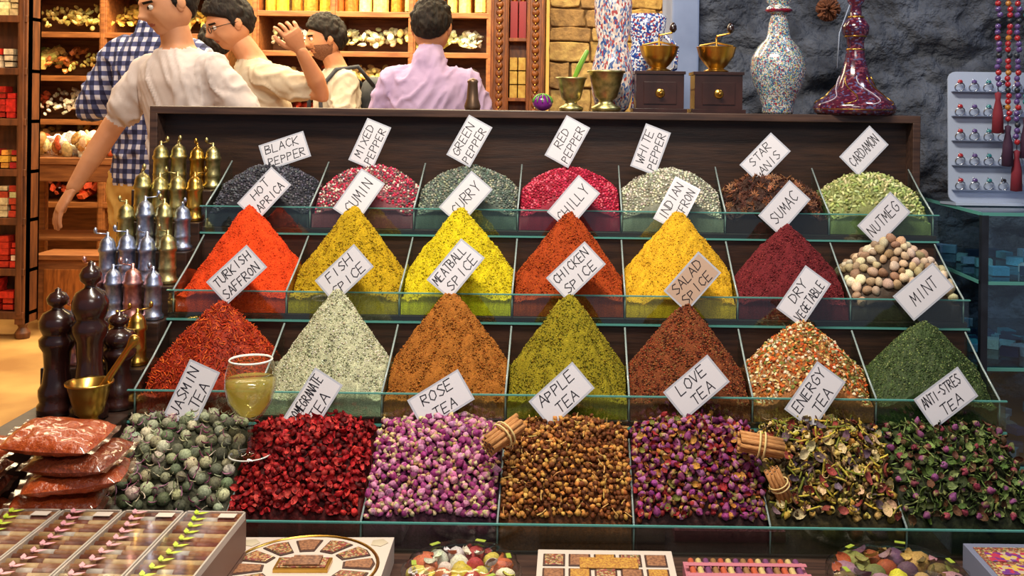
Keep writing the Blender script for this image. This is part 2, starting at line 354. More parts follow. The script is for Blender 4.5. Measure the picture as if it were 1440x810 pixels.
teaheap('apple_tea_heap',3,(95,50,18),[(CH[3],.0075,8000,.003,.0055,[(178,118,58),(205,158,85),(120,66,28),(145,86,35),(98,52,22)],None,0),(CH[4],.010,4000,.006,.0062,[(190,132,64),(110,60,28)],None,0),(T_st[1],.016,2000,.008,(.009,.005,.006),[(205,165,95),(90,45,22)],None,.5)],.006)
teaheap('love_tea_heap',4,(50,22,22),[(T_bud,.0135,4000,.005,.0068,[(140,58,120),(165,95,145),(105,34,82)],[(170,140,90)],0),(CH[1],.0085,6000,.003,.0060,[(165,105,50),(115,52,25),(85,24,22),(150,110,60),(128,28,34),(95,30,60)],None,0),(T_pet,.012,4000,.008,.0078,[(180,125,55),(140,36,42),(105,100,45),(110,40,80)],None,.8)],.016)
teaheap('energy_tea_heap',5,(50,42,18),[(T_st[3],.014,4000,.007,(.0105,.011,.0105),[(195,168,88),(160,150,55),(115,95,38),(215,192,135)],None,.6),(CH[2],.012,4000,.003,.0085,[(190,158,95),(105,86,38),(65,50,28),(175,135,55)],None,0),(T_st[1],.012,3000,.008,(.017,.008,.009),[(120,125,45),(190,170,65),(75,48,28)],None,.5),(T_pet,.018,2000,.010,.011,[(100,82,95),(140,62,55),(205,180,135)],None,.7)],.006)
teaheap('anti_stress_tea_heap',6,(34,40,18),[(T_st[1],.009,6000,.005,(.013,.006,.007),[(88,108,48),(58,78,35),(122,138,78),(50,58,26)],None,.6),(T_pet,.012,4000,.007,.010,[(76,98,44),(112,128,72),(52,64,28),(90,60,40)],None,.7),(T_bud,.024,1500,.009,.0066,[(130,70,112),(130,55,70)],[(140,130,85)],0)],.004)
# ---------------------------------------------------------------- cards
G={'A':[[(0,0),(.5,1),(1,0)],[(.2,.38),(.8,.38)]],'B':[[(0,0),(0,1),(.7,.93),(.72,.62),(0,.52),(.88,.4),(.85,.06),(0,0)]],'C':[[(.95,.85),(.55,1),(.1,.75),(.08,.3),(.5,0),(.95,.15)]],
'D':[[(0,0),(0,1),(.7,.85),(.95,.5),(.7,.1),(0,0)]],'E':[[(.9,1),(0,1),(0,0),(.9,0)],[(0,.5),(.7,.5)]],'F':[[(.9,1),(0,1),(0,0)],[(0,.52),(.7,.52)]],'G':[[(.95,.85),(.5,1),(.05,.6),(.15,.1),(.6,0),(.95,.2),(.95,.48),(.55,.48)]],
'H':[[(0,0),(0,1)],[(1,0),(1,1)],[(0,.5),(1,.5)]],'I':[[(.5,0),(.5,1)]],'J':[[(.1,.2),(.4,0),(.7,.2),(.7,1)]],'K':[[(0,0),(0,1)],[(.9,1),(0,.45),(.9,0)]],'L':[[(0,1),(0,0),(.85,0)]],
'M':[[(0,0),(.1,1),(.5,.35),(.9,1),(1,0)]],'N':[[(0,0),(0,1),(.95,0),(.95,1)]],'O':[[(.5,1),(.08,.75),(.05,.25),(.5,0),(.92,.25),(.92,.75),(.5,1)]],'P':[[(0,0),(0,1),(.75,.9),(.8,.6),(0,.45)]],
'R':[[(0,0),(0,1),(.8,.9),(.75,.58),(0,.5),(.9,0)]],'S':[[(.9,.9),(.4,1),(.08,.75),(.5,.52),(.92,.28),(.5,0),(.05,.12)]],'T':[[(.5,0),(.5,1)],[(0,1),(1,1)]],'U':[[(0,1),(.08,.2),(.5,0),(.9,.2),(.95,1)]],
'V':[[(0,1),(.5,0),(1,1)]],'W':[[(0,1),(.25,0),(.5,.65),(.75,0),(1,1)]],'X':[[(0,0),(1,1)],[(0,1),(1,0)]],'Y':[[(0,1),(.5,.5),(1,1)],[(.5,.5),(.5,0)]],'-':[[(.2,.5),(.8,.5)]]}
cardw=pm('card_paper',L(214,212,222),rough=.45); cardb=pm('card_laminate',L(185,188,202),rough=.15,coat=.5); ink=pm('marker_ink',L(22,20,30),rough=.4)
cardsh=pm('shaded_card_paper',L(190,160,140),rough=.45)  # shade on the SALAD card, painted into its paper as a tan tone
CW,CHh=.116,.068
def card(lines,x,y,z,ang,paper=cardw):
    m=MB(); m.box(-CW/2,CW/2,-CHh/2,CHh/2,-.0006,.0006,1); m.box(-CW/2+.004,CW/2-.004,-CHh/2+.004,CHh/2-.004,-.0008,.0008,0)
    nl=len(lines); hl=.020 if nl==2 else .026
    for li,t in enumerate(lines):
        n=len(t); wl=min(.0145,(CW-.018)/n/1.22); y0=(.006 if li==0 else -.026) if nl==2 else -.012; xs=-n*wl*1.22/2+random.uniform(-.003,.003)
        for ci,chh in enumerate(t):
            jx,jy,js=random.uniform(-.0006,.0006),random.uniform(-.001,.001),random.uniform(.92,1.08)
            for st in G.get(chh,[]):
                Q=[Vector((xs+ci*wl*1.22+jx+(a+.18*b)*wl*js,y0+jy+b*hl*js+.01*(a*wl+ci*wl),.0012)) for a,b in st]
                for a,b in zip(Q[:-1],Q[1:]):
                    d=(b-a).normalized(); nn=Vector((-d.y,d.x,0))*.00095; e=d*.0006
                    m.add([a-e-nn,b+e-nn,b+e+nn,a-e+nn],[(0,1,2,3)],2)
    Mx=Matrix.Rotation(math.radians(-10+random.uniform(-5,3)),4,'X')@Matrix.Rotation(math.radians(random.uniform(-6,6)),4,'Z')@Matrix.Rotation(math.radians(-ang),4,'Y')@Matrix.Rotation(pi/2,4,'X')
    o=m.obj('spice_name_card',[paper,cardb,ink]); o.matrix_world=Matrix.Translation((x,y,z))@Mx
    return o
C0=[(['BLACK','PEPPER'],-.720,1.159,20),(['MIXED','PEPPER'],-.506,1.180,68),(['GREEN','PEPPER'],-.255,1.190,62),(['RED','PEPPER'],-.008,1.192,62),(['WHITE','PEPPER'],.202,1.175,70),(['STAR','ANIS'],.491,1.157,46),(['CARDAMON'],.740,1.1785,45)]
C1=[(['HOT','PAPRICA'],-.726,1.063,50),(['CUMIN'],-.501,1.061,58),(['CURRY'],-.247,1.059,50),(['CHILLY'],.009,1.052,50),(['INDIAN','SAFFRON'],.255,1.052,62),(['SUMAC'],.510,1.047,48),(['NUTMEG'],.747,1.023,45)]
C2=[(['TURKISH','SAFFRON'],-.7245,.904,45),(['FISH','SPICE'],-.490,.909,44),(['MEATBALL','SPICE'],-.2467,.923,52),(['CHICKEN','SPICE'],.0155,.9215,44),(['SALAD','SPICE'],.270,.9015,48),(['DRY','VEGETABLE'],.513,.8735,54),(['MINT'],.774,.8866,40)]
C3=[(['JASMIN','TEA'],-.746,.700,68),(['POMEGRANATE','TEA'],-.5055,.686,60),(['ROSE','TEA'],-.251,.694,32),(['APPLE','TEA'],-.011,.707,42),(['LOVE','TEA'],.2565,.726,40),(['ENERGY','TEA'],.4925,.712,54),(['ANTI-STRES','TEA'],.753,.711,34)]
for C,y in((C0,2.60),(C1,2.45),(C2,2.25),(C3,2.05)):
    for t,x,z,a in C: card(t,x,y,z,a,cardsh if t[0]=='SALAD' else cardw)
# ---------------------------------------------------------------- brass mills etc.
gold=pm('brass',L(215,172,85),L(185,138,60),15,.28,1); gold2=pm('antique_brass',L(215,200,140),L(150,145,95),60,.38,1,bump=.3,bs=150,dist=.001)
silver=pm('blue_silver',L(195,203,225),L(140,152,185),80,.38,1,bump=.3,bs=150,dist=.001); copper=pm('pink_copper',L(230,175,165),L(180,120,120),80,.38,1,bump=.3,bs=150,dist=.001)
def millmesh(name,mat,s=1.0):
    m=MB(); pr=[(.020,0),(.0235,.003),(.0235,.010),(.019,.014),(.0185,.03),(.020,.034),(.0185,.038),(.0178,.070),(.0205,.074),(.0205,.080),(.018,.083),(.0175,.092),(.0135,.101),(.0065,.107),(.0035,.110),(.0035,.118),(.0001,.119)]
    m.lathe([(r*s,z*s) for r,z in pr],seg=20)
    m.tube([(0,0,.114*s),(.026*s,0,.117*s)],.0016*s,6); m.lathe([(.002,0),(.0042*s,.004*s),(.0045*s,.010*s),(.001,.014*s)],c=(.027*s,0,.117*s),seg=10)
    o=m.obj(name,[mat]); return o
protos={}
def mill(x,y,z,mt,s,rot):
    key=(mt.name,)
    if key not in protos:
        o=millmesh('brass_pepper_mill',mt); protos[key]=o.data
    else:
        o=bpy.data.objects.new('brass_pepper_mill',protos[key]); sc.collection.objects.link(o)
    o.location=(x,y,z); o.scale=(s,s,s); o.rotation_euler[2]=rot
rows=[(2.62,1.06,[-1.040,-.995,-.948,-.908],[gold2,gold2,gold,gold2]),(2.51,.99,[-1.04,-.998,-.955,-.913],[gold2,gold2,gold2,gold]),(2.43,.93,[-1.045,-1.0,-.955,-.912],[gold2,silver,gold2,silver]),
      (2.35,.865,[-1.052,-1.008,-.962,-.915],[silver,silver,silver,gold2]),(2.27,.80,[-1.045,-1.003,-.96,-.915],[copper,silver,copper,silver]),(2.19,.72,[-1.04,-1.0,-.958,-.915],[copper,gold2,gold,gold])]
for y,z,xs,ms in rows:
    for x,mt in zip(xs,ms): mill(x,y,z,mt,random.uniform(.96,1.08),random.uniform(0,6.28))
dw=pm('turned_dark_wood',L(34,16,14),L(54,26,22),20,.25,coat=.4)
def woodmill(x,y,z,H):
    m=MB(); pr=[(.030,0),(.036,.004),(.036,.022),(.031,.03),(.034,.045),(.034,.06),(.027,.075),(.0235,.11),(.026,.15),(.033,.165),(.034,.18),(.026,.19),(.029,.197),(.034,.21),(.034,.225),(.027,.243),(.012,.252),(.010,.258),(.019,.266),(.021,.278),(.015,.29),(.006,.295),(.006,.30),(.0001,.304)]
    m.lathe([(r*1.02,zz*H/.304) for r,zz in pr],seg=28); o=m.obj('wooden_pepper_mill',[dw]); o.location=(x,y,z)
woodmill(-.955,2.06,.645,.315); woodmill(-1.035,2.09,.645,.255); woodmill(-.93,2.135,.645,.20)
def mortar(name,x,y,z,s,pestle=True,mt=gold):
    m=MB(); m.lathe([(.030*s,0),(.034*s,.004*s),(.034*s,.010*s),(.018*s,.018*s),(.016*s,.026*s),(.026*s,.034*s),(.033*s,.060*s),(.040*s,.088*s),(.044*s,.090*s),(.044*s,.094*s),(.038*s,.092*s),(.028*s,.06*s),(.015*s,.04*s),(.0001,.038*s)],seg=28)
    if pestle: m.tube([(0,0,.045*s),(.03*s,0,.09*s),(.075*s,0,.16*s),(.085*s,0,.175*s)],[.012*s,.007*s,.006*s,.011*s],10,round_=True)
    o=m.obj(name,[mt]); o.location=(x,y,z); return o
mortar('brass_mortar_and_pestle',-.920,1.985,.645,1.0,True,gold)
mortar('brass_mortar',-.0,2.72,1.268,.95,False,gold2); mortar('brass_mortar',.092,2.72,1.268,1.15,False,gold2)
lb=pm('grinder_box_wood',L(38,18,14),L(58,30,24),15,.3,coat=.3)
def boxmill(x,w):
    m=MB(); m.box(-w/2-.008,w/2+.008,-.06,.06,0,.010,0); m.box(-w/2,w/2,-.052,.052,.010,.100,0); m.box(-w/2-.004,w/2+.004,-.056,.056,.100,.108,0)
    m.box(-w/2+.02,w/2-.02,-.055,-.052,.022,.080,0); m.lathe([(.013,0),(.011,.003),(.004,.005),(.004,.012),(.007,.016),(.001,.021)],seg=16,mat=1,M=Matrix.Translation((0,-.055,.05))@Matrix.Rotation(pi/2,4,'X'))
    m.lathe([(.030,.108),(.034,.112),(.020,.118),(.030,.128),(.046,.150),(.052,.172),(.054,.175),(.050,.176),(.040,.155),(.012,.135),(.0001,.134)],seg=28,mat=1)
    m.tube([(-.045,0,.178),(0,0,.188),(.045,0,.178)],.003,6,mat=1); m.tube([(0,0,.13),(0,0,.20)],.003,6,mat=1)
    m.tube([(0,0,.198),(.0,-.005,.205),(.035,-.01,.212)],.0028,6,mat=1); m.lathe([(.004,0),(.010,.008),(.009,.018),(.004,.026),(.0001,.028)],c=(.036,-.01,.212),seg=12,mat=2)
    o=m.obj('box_coffee_grinder',[lb,gold,dw],bevel=.0015); o.location=(x,2.745,1.268)
boxmill(.232,.125); boxmill(.385,.125)
mos=mosaic('mosaic_enamel',330,[L(70,140,160),L(205,205,200),L(150,50,60),L(110,140,170),L(40,70,120),L(180,175,120),L(190,190,195),L(90,110,130)])
blue=mosaic('blue_white_ceramic',210,[L(215,220,230),L(30,55,130),L(220,222,230),L(50,90,165),L(205,210,222),L(150,50,60),L(40,70,140)])
redw=mosaic('red_white_ceramic',230,[L(215,195,190),L(165,70,70),L(225,215,210),L(50,80,140),L(205,185,175),L(120,140,170)],stretch=(1,1,.5))
hk=mosaic('hookah_enamel',150,[L(70,24,44),L(84,20,44),L(58,24,56),L(120,60,75),L(80,80,120),L(74,22,44),L(60,20,40)],rough=.15,stretch=(1,1,1.6))
redg=pm('red_enamel',L(150,20,40),L(60,20,60),40,.15,coat=.6)
m=MB(); m.lathe([(.038,0),(.042,.006),(.040,.02),(.052,.05),(.068,.085),(.0735,.12),(.070,.15),(.054,.178),(.034,.198),(.030,.210),(.026,.24),(.020,.262),(.022,.266),(.034,.272),(.034,.280),(.024,.288),(.034,.298),(.034,.306),(.018,.318),(.014,.36),(.018,.37),(.0001,.372)],seg=40)
m.lathe([(.030,0),(.037,.006),(.030,.014)],c=(0,0,.268),seg=30,mat=1); m.lathe([(.018,0),(.031,.008),(.018,.018)],c=(0,0,.29),seg=30,mat=1)
o=m.obj('mosaic_vase',[mos,redg]); o.location=(.548,2.735,1.268)
m=MB(); m.lathe([(.095,0),(.104,.006),(.108,.02),(.100,.034),(.078,.048),(.052,.075),(.036,.11),(.026,.15),(.022,.185),(.024,.20),(.034,.215),(.036,.235),(.026,.25),(.016,.262),(.014,.29),(.022,.30),(.022,.31),(.012,.33),(.012,.42),(.0001,.421)],seg=44)
for zz,rr in((.012,.108),(.17,.026),(.205,.031),(.256,.023)): m.lathe([(rr-.004,0),(rr,.003),(rr-.004,.006)],c=(0,0,zz),seg=36,mat=1)
for q in range(9):
    a=2*pi*q/9
    pts=[]
    for t in range(12):
        tt=t/11; aa=a+.35*math.sin(tt*5); zz=.028+.075*tt**1.3
        rs=[(.108,.02),(.100,.034),(.078,.048),(.052,.075),(.036,.11)]
        r=np.interp(zz,[p[1] for p in rs],[p[0] for p in rs])+.001
        pts.append((r*math.cos(aa),r*math.sin(aa),zz))
    m.tube(pts,.0016,5,mat=2 if q%2 else 1)
o=m.obj('hookah_base',[hk,gold,pm('enamel_white',L(180,170,185),rough=.3)]); o.location=(.752,2.735,1.268)
m=MB(); m.lathe([(.035,0),(.045,.01),(.055,.05),(.060,.10),(.050,.15),(.040,.19),(.050,.24),(.052,.30),(.04,.36),(.0001,.37)],seg=30); o=m.obj('patterned_ceramic_vase',[redw]); o.location=(.112,2.825,1.268); o.scale=(1,.55,1)
m=MB(); m.lathe([(.040,0),(.044,.006),(.038,.03),(.040,.10),(.052,.13),(.052,.15),(.044,.17),(.040,.19),(.050,.22),(.055,.26),(.045,.27),(.0001,.272)],seg=30); m.tube([(.045,0,.10),(.08,0,.12),(.085,0,.18),(.05,0,.21)],.006,8); o=m.obj('blue_white_ceramic_jug',[blue]); o.location=(.205,2.835,1.268); o.scale=(1,.5,1)
m=MB(); m.ball((0,0,.022),.022,0,sc_=(1.2,1,1)); 
for a in range(6): m.tube([(0.026*math.cos(t)*math.cos(a*pi/6)*1.05,.0232*math.cos(t)*math.sin(a*pi/6),.022+.0232*math.sin(t)) for t in np.linspace(0,pi,9)],.0012,5,mat=1)
o=m.obj('painted_ornament_ball',[pm('purple_lacquer',L(110,30,120),rough=.2),pm('green_lacquer',L(90,170,40),rough=.3)]); o.location=(-.075,2.72,1.268)
m=MB(); m.tube([(0,0,0),(.02,0,.05),(.04,.0,.09)],[.004,.008,.006],8,round_=True); o=m.obj('green_handled_scoop',[pm('green_plastic',L(110,160,50),rough=.3)]); o.location=(.0,2.72,1.335)
m=MB(); m.lathe([(.020,0),(.022,.01),(.016,.03),(.013,.07),(.015,.075),(.012,.08),(.0001,.085)],seg=16); o=m.obj('brass_pestle',[pm('brown_brass',L(120,95,75),rough=.35,metal=.8)]); o.location=(-.262,2.74,1.268)
# wine glass with tea
wg=thinglass('wine_glass_glass',(.98,.99,.98),.05); liq=thinglass('yellow_tea',(.96,.92,.55),.02,diff=L(225,212,120),df=.55)
m=MB(); m.lathe([(.036,0),(.036,.002),(.010,.006),(.004,.012),(.0038,.055),(.006,.062),(.022,.075),(.038,.100),(.0445,.128),(.043,.150),(.038,.176)],seg=36)
m.lathe([(.0001,.0695),(.020,.078),(.036,.102),(.0425,.128),(.0425,.142),(.0001,.142)],seg=36,mat=1,cap=False)
m.lathe([(.0365,.1750),(.0385,.177),(.0365,.179),(.0365,.1750)],seg=36,mat=3,cap=False); m.lathe([(.034,.002),(.0368,.003),(.034,.004)],seg=36,mat=3,cap=False)
for f in list(range(len(m.f)))[::-1]:
    if len(m.f[f])==36 and m.v[m.f[f][0]][2]>.17: del m.f[f]; del m.m[f]; del m.s[f]
for q in range(22):
    a=random.uniform(0,6.28); r=random.uniform(0.01,.036); z=random.uniform(.098,.136); m.tube([(r*math.cos(a),r*math.sin(a),z),(r*math.cos(a+.4),r*math.sin(a+.4),z+random.uniform(-.012,.006))],[.003,.001],5,mat=2)
o=m.obj('wine_glass_of_tea',[wg,liq,pm('steeped_leaves',L(150,140,50),L(110,110,40),80,.5),pm('glass_rim',L(225,225,220),rough=.1)]); o.location=(-.604,1.965,.606); o.scale=(1.08,1.08,1.04)
# cinnamon bundles
cin=pm('cinnamon_bark',L(160,102,52),L(200,145,88),120,.7,bump=.3,bs=200,dist=.001,stretch=(1,6,6)); tw=pm('raffia_twine',L(215,190,130),rough=.8)
def cinn(x,y,z,rot,s=1.2):
    m=MB()
    for a,b in [(0,0),(1,0),(-1,0),(.5,.87),(-.5,.87),(.5,-.87),(-.5,-.87),(1.5,.87),(-1.5,.87),(0,1.7),(1,1.7),(-1,1.7)]:
        j=random.uniform(-.004,.004); m.tube([(-.034+j,a*.0082,b*.0082),(.034+j,a*.0082,b*.0082)],.0042,8); m.tube([(-.0343+j,a*.0082,b*.0082),(-.030+j,a*.0082,b*.0082)],.0022,8,mat=2); m.tube([(.030+j,a*.0082,b*.0082),(.0343+j,a*.0082,b*.0082)],.0022,8,mat=2)
    for xx in(-.004,.004): m.tube([(xx,.021*math.cos(t),.005+.019*math.sin(t)) for t in np.linspace(0,2*pi,17)],.0016,6,mat=1)
    o=m.obj('cinnamon_stick_bundle',[cin,tw,wood]); o.location=(x,y,z); o.rotation_euler=rot; o.scale=(s,s,s)
cinn(-.118,1.955,.652,(.2,-.35,.75)); cinn(.366,1.945,.642,(.4,.15,-.1)); cinn(.392,1.915,.580,(.2,1.1,.3),.95)
# ---------------------------------------------------------------- front ledge goods
white=pm('white_cardboard',L(205,192,182),rough=.5); choc=pm('tray_brown',L(110,70,50),L(165,115,80),200,.6)
mosS=mosaic('mixed_candies',300,[L(150,80,50),L(190,150,100),L(120,60,50),L(185,165,125),L(110,105,65),L(150,75,80)],rough=.4)
labels=mosaic('gift_box_label',120,[L(190,60,90),L(220,190,90),L(120,60,140),L(200,180,160)],rough=.3)
cream=pm('cream_insert',L(190,178,155),rough=.5); dk=pm('dark_tray_rim',L(70,45,40),rough=.5)
m=MB(); m.box(-.135,.135,-.14,.12,0,.046,0)
for q in range(12):
    a=2*pi*q/12+.1
    for sc2,mt,zt in((1.0,5,.0480),(.86,1 if q%3 else 2,.0495)):
        vs=[]
        for (r,da) in((.060,-.19),(.105,-.205),(.108,0),(.105,.205),(.060,.19)):
            r=.084+(r-.084)*sc2; vs.append((r*1.1*math.cos(a+da*sc2),r*math.sin(a+da*sc2)))
        n=5; m.add([(p[0],p[1],.046) for p in vs]+[(p[0],p[1],zt) for p in vs],[(5,6,7,8,9)]+[(i,(i+1)%n,(i+1)%n+n,i+n) for i in range(n)],mt)
m.lathe([(.120,.0465),(.122,.049),(.124,.049),(.126,.0465)],seg=48,mat=3,cap=False); m.box(-.045,.045,-.022,.022,.046,.053,3); m.box(-.04,.04,-.018,.018,.053,.055,1)
for q in range(5): m.tube([(-.03+q*.003,-.014+q*.007,.0575),(.03,-.014+q*.007,.0575)],.003,6,mat=2)
for sx in(-1,1):
    for sy in(-1,1): m.lathe([(.016,.046),(.016,.0475),(.0001,.0476)],c=(sx*.112,-.01+sy*.105,0),seg=5,mat=4)
o=m.obj('wheel_window_tea_gift_box',[white,mosS,choc,gold,cream,dk],bevel=.001); o.location=(-.437,1.72,.46); o.rotation_euler[2]=.03
m=MB(); m.box(-.118,.118,-.14,.11,0,.036,0)
for r in range(4):
    for c in range(5): m.box(-.108+c*.044,-.108+c*.044+.038,-.125+r*.056,-.125+r*.056+.046,.036,.0380,4); m.box(-.105+c*.044,-.108+c*.044+.035,-.122+r*.056,-.125+r*.056+.043,.036,.0390,1+((r*5+c)%3))
m.box(-.045,.055,.03,.07,.0385,.041,3)
o=m.obj('compartment_sweets_box',[white,mosS,choc,pm('yellow_sweets',L(205,160,70),L(150,90,50),300,.4),dk],bevel=.001); o.location=(.070,1.715,.46)
m=MB(); m.box(-.105,.105,-.14,.10,0,.022,0)
for q in range(15): m.tube([(-.092+q*.0131,-.135,.0265),(-.092+q*.0131,.094,.0265)],.0055,8,mat=1+q%4)
for yy in(-.07,.02,.06): m.box(-.105,.105,yy,yy+.012,.032,.0335,0)
o=m.obj('incense_stick_box',[pm('pink_cardboard',L(190,115,130),rough=.5),pm('incense_a',L(190,90,60),rough=.5),pm('incense_b',L(205,180,120),rough=.5),pm('incense_c',L(120,66,110),rough=.5),pm('incense_d',L(150,110,70),rough=.5)],bevel=.001); o.location=(.312,1.715,.46)
lime_s=pm('lime_sticker',L(150,170,60),rough=.4)
def roundpack(x,r,pal):
    e=bpy.data.objects.new('round_plastic_sweets_pack',None); sc.collection.objects.link(e); e.location=(x,1.745,.46)
    m=MB(); m.lathe([(r*.9,0),(r,.004),(r,.030),(r*.97,.042),(r*.85,.050),(r*.3,.054),(.0001,.054)],seg=56,flute=.03,nf=14); m.obj('plastic_shell',[pglass],parent=e)
    M=Mass()
    for q in range(14):
        a=2*pi*q/14; P=np.array([[r*.74*math.cos(a),r*.74*math.sin(a),.026]]); M.add(T_ball,P,np.array([[[math.cos(a),-math.sin(a),0],[math.sin(a),math.cos(a),0],[0,0,1.]]]),(r*.22,r*.15,.015),pick([pal[q%len(pal)]],1))
        P=np.array([[r*.56*math.cos(a+.2),r*.56*math.sin(a+.2),.038],[r*.82*math.cos(a+.2),r*.82*math.sin(a+.2),.032]]); M.add(T_pet,P,align(np.tile([0,0,1.],(2,1)),.4),r*.10,pick(pal,2))
    for q in range(7):
        a=2*pi*q/7; P=np.array([[r*.33*math.cos(a),r*.33*math.sin(a),.026]]); M.add(T_ball,P,np.eye(3)[None],(r*.15,r*.12,.017),pick([pal[(q+2)%len(pal)]],1))
    M.add(T_bud,np.array([[0,0,.030]]),np.eye(3)[None],(.02,.02,.012),pick([(210,190,60)],1)); M.build('sweets_inside',grains,parent=e)
    m=MB(); m.lathe([(r*.85,.001),(r*.85,.006)],seg=40); m.obj('paper_base',[white],parent=e)
    for q in range(6):
        a=2*pi*q/6+.2; mm=MB(); mm.box(-.009,.009,-.004,.004,0,.001,0,Matrix.Translation((r*.8*math.cos(a),r*.8*math.sin(a),.0515))@Matrix.Rotation(a+pi/2,4,'Z')); mm.obj('sticker',[lime_s],parent=e)
roundpack(-.175,.100,[(225,215,200),(190,110,70),(200,190,90),(160,60,60),(230,225,215)])
roundpack(.565,.120,[(170,125,140),(120,100,60),(200,160,90),(110,75,100),(160,80,55),(140,140,80)])
m=MB(); m.box(-.07,.07,-.14,.12,0,.044,0); m.box(-.06,.06,-.12,.10,.044,.046,1)
for q in range(4): m.box(-.05,.05,-.11+q*.05,-.075+q*.05,.046,.048,2)
o=m.obj('soap_gift_box',[pm('blue_grey_card',L(120,125,150),rough=.4),mosS,labels],bevel=.001); o.location=(.785,1.735,.46)
tube1=pm('rolled_sweet_brown',L(140,84,50),L(185,128,82),90,.5); tube2=pm('rolled_sweet_tan',L(195,155,108),L(218,184,135),90,.5); tube3=pm('rolled_sweet_dark',L(100,54,42),L(140,80,62),90,.5)
lime=pm('lime_flourish',L(175,200,30),rough=.4); pinkf=pm('pink_flourish',L(215,150,165),rough=.4); boxc=pm('box_board',L(130,100,88),rough=.5)
for b in range(4):
    m=MB(); w=.102; m.box(-w/2,w/2,-.155,.155,0,.055,0); m.box(-w/2,w/2,-.155,.155,.058,.112,0)
    for q in range(19):
        y=-.145+q*.0162; m.tube([(-w/2+.006,y,.115),(w/2-.006,y,.115)],.0072,8,mat=1+((q*7+b*3)%3))
        m.tube([(-.012,y,.115),(.012,y,.115)],.0075,8,mat=7 if q%4==1 else 1+((q+b)%3))
    for sx in(-w/2,w/2-.003): m.box(sx,sx+.003,-.155,.155,.112,.124,7)
    for sy in(-.155,.151): m.box(-w/2,w/2,sy,sy+.004,.112,.124,7)
    m.box(-w/2,w/2,-.155,.155,.124,.1246,6)
    for q in range(12):
        t=q/11; c=Vector((-.034+.020*math.sin(t*2.8),-.142+.28*t,.1254)); l=.021
        for sgn in(1,-1):
            a=1.2+sgn*.75; d=Vector((math.cos(a),math.sin(a),0)); n=Vector((-d.y,d.x,0)); m.add([c-d*.2*l,c+d*.4*l+n*.0045,c+d*l,c+d*.4*l-n*.0045],[(0,1,2,3)],4 if b in(0,3) else 5)
    m.box(.012,.04,.125,.142,.1248,.1252,7)
    o=m.obj('rolled_sweets_gift_box',[boxc,tube1,tube2,tube3,lime,pinkf,pglass,white]); o.location=(-.908+b*.1045,1.60,.46)
# spice packets
pk=pm('chilli_in_plastic',L(185,84,38),L(130,46,20),420,.3,bump=.9,bs=45,dist=.012,coat=.7,lo=.3,hi=.7)
pk2=pm('dark_spice_in_plastic',L(140,64,36),L(88,36,20),380,.3,bump=.9,bs=45,dist=.012,coat=.7,lo=.3,hi=.7)
pf=thinglass('plastic_seal',(.95,.85,.78),.08,.15,diff=L(180,120,90),df=.25)
def packet(x,y,z,rz,rx,w=.20,d=.13,t=.036,mt=pk):
    m=MB(); n=22; vs=[];fs=[]
    for s in(1,-1):
        for i in range(n+1):
            for j in range(n+1):
                a=i/n*2-1;b=j/n*2-1; hgt=((1-abs(a)**3)*(1-abs(b)**3))**.5
                cr=1+.30*noise.noise(Vector((a*3+x*9,b*3,z*20)))+.22*noise.noise(Vector((a*9,b*7+x*30,z*50)))
                vs.append((a*w/2*(1-.06*b*b),b*d/2*(1-.08*a*a),s*t/2*hgt*cr))
    N=(n+1)**2
    for i in range(n):
        for j in range(n):
            a=i*(n+1)+j; fs+=[(a,a+n+1,a+n+2,a+1),(N+a,N+a+1,N+a+n+2,N+a+n+1)]
    m.add(vs,fs,0,True)
    for sx in(-1,1):
        vs=[];fs=[]
        for j in range(13):
            b=j/12*2-1; 
            for k in range(3): vs.append((sx*(w/2*(1-.06*b*b)-.006+k*.008),b*d/2*.90,.0012*math.sin(j*1.3+k+x*40)*k))
        for j in range(12):
            for k in range(2): a=j*3+k; fs.append((a,a+3,a+4,a+1))
        m.add(vs,fs,1,True)
    o=m.obj('spice_packet',[mt,pf]); o.location=(x,y,z); o.rotation_euler=(rx,random.uniform(-.06,.06),rz)
zz=.480
for q in range(7):
    packet(-.895+(.030 if q in(4,5) else -.012 if q==6 else 0)+random.uniform(-.012,.012),1.818,zz,random.uniform(-.28,.28),random.uniform(-.02,.14),w=.155+random.uniform(-.01,.014),d=.125,mt=pk if q in(1,3,4,6) else pk2)
    if q<6: packet(-1.064+random.uniform(-.012,.008),1.815,zz+.006,random.uniform(-.2,.2),random.uniform(-.02,.14),w=.145,d=.12,mt=pk2 if q in(0,3) else pk)
    zz+=.0345
# ---------------------------------------------------------------- right: display case, jewelry
cs=MB(); x0,x1,y0,y1=.965,1.75,2.40,2.98
for a,b in((x0,y0),(x1,y0),(x0,y1),(x1,y1)): cs.box(a-.008,a+.008,b-.008,b+.008,0,1.04,1)
for z in(.45,.68,.88,1.04): cs.box(x0-.005,x1,y0-.005,y1,z,z+.006,0 if z>.5 else 1); cs.box(x0-.006,x1,y0-.007,y0-.004,z-.001,z+.007,2); cs.box(x0-.008,x0-.005,y0,y1,z-.001,z+.007,2)
cs.box(x0,x1,y0,y0+.004,.45,1.04,0); cs.box(x0,x0+.004,y0,y1,.45,1.04,0); cs.box(x0,x1,y0,y1,0,.45,1)
blk=pm('case_frame',L(20,24,34),L(34,40,52),20,.4); cs.obj('glass_display_case',[thinglass('case_glass',(.72,.88,.94),.07),blk,gedge])
M=Mass(); P=np.stack([rng.uniform(1.0,1.5,160),rng.uniform(2.45,2.9,160),rng.choice([.468,.698,.898],160)],1); M.add(T_box,P,align(np.tile([0,0,1.],(160,1)),.01),(.02,.014,.010),pick([(90,160,180),(160,190,210),(60,80,120),(190,190,200),(40,50,80)],160)); M.build('boxed_trinkets',grains,False)
jb=pm('acrylic_white',L(165,178,205),rough=.2); 
m=MB(); W,Hh=.30,.33; poly=[]
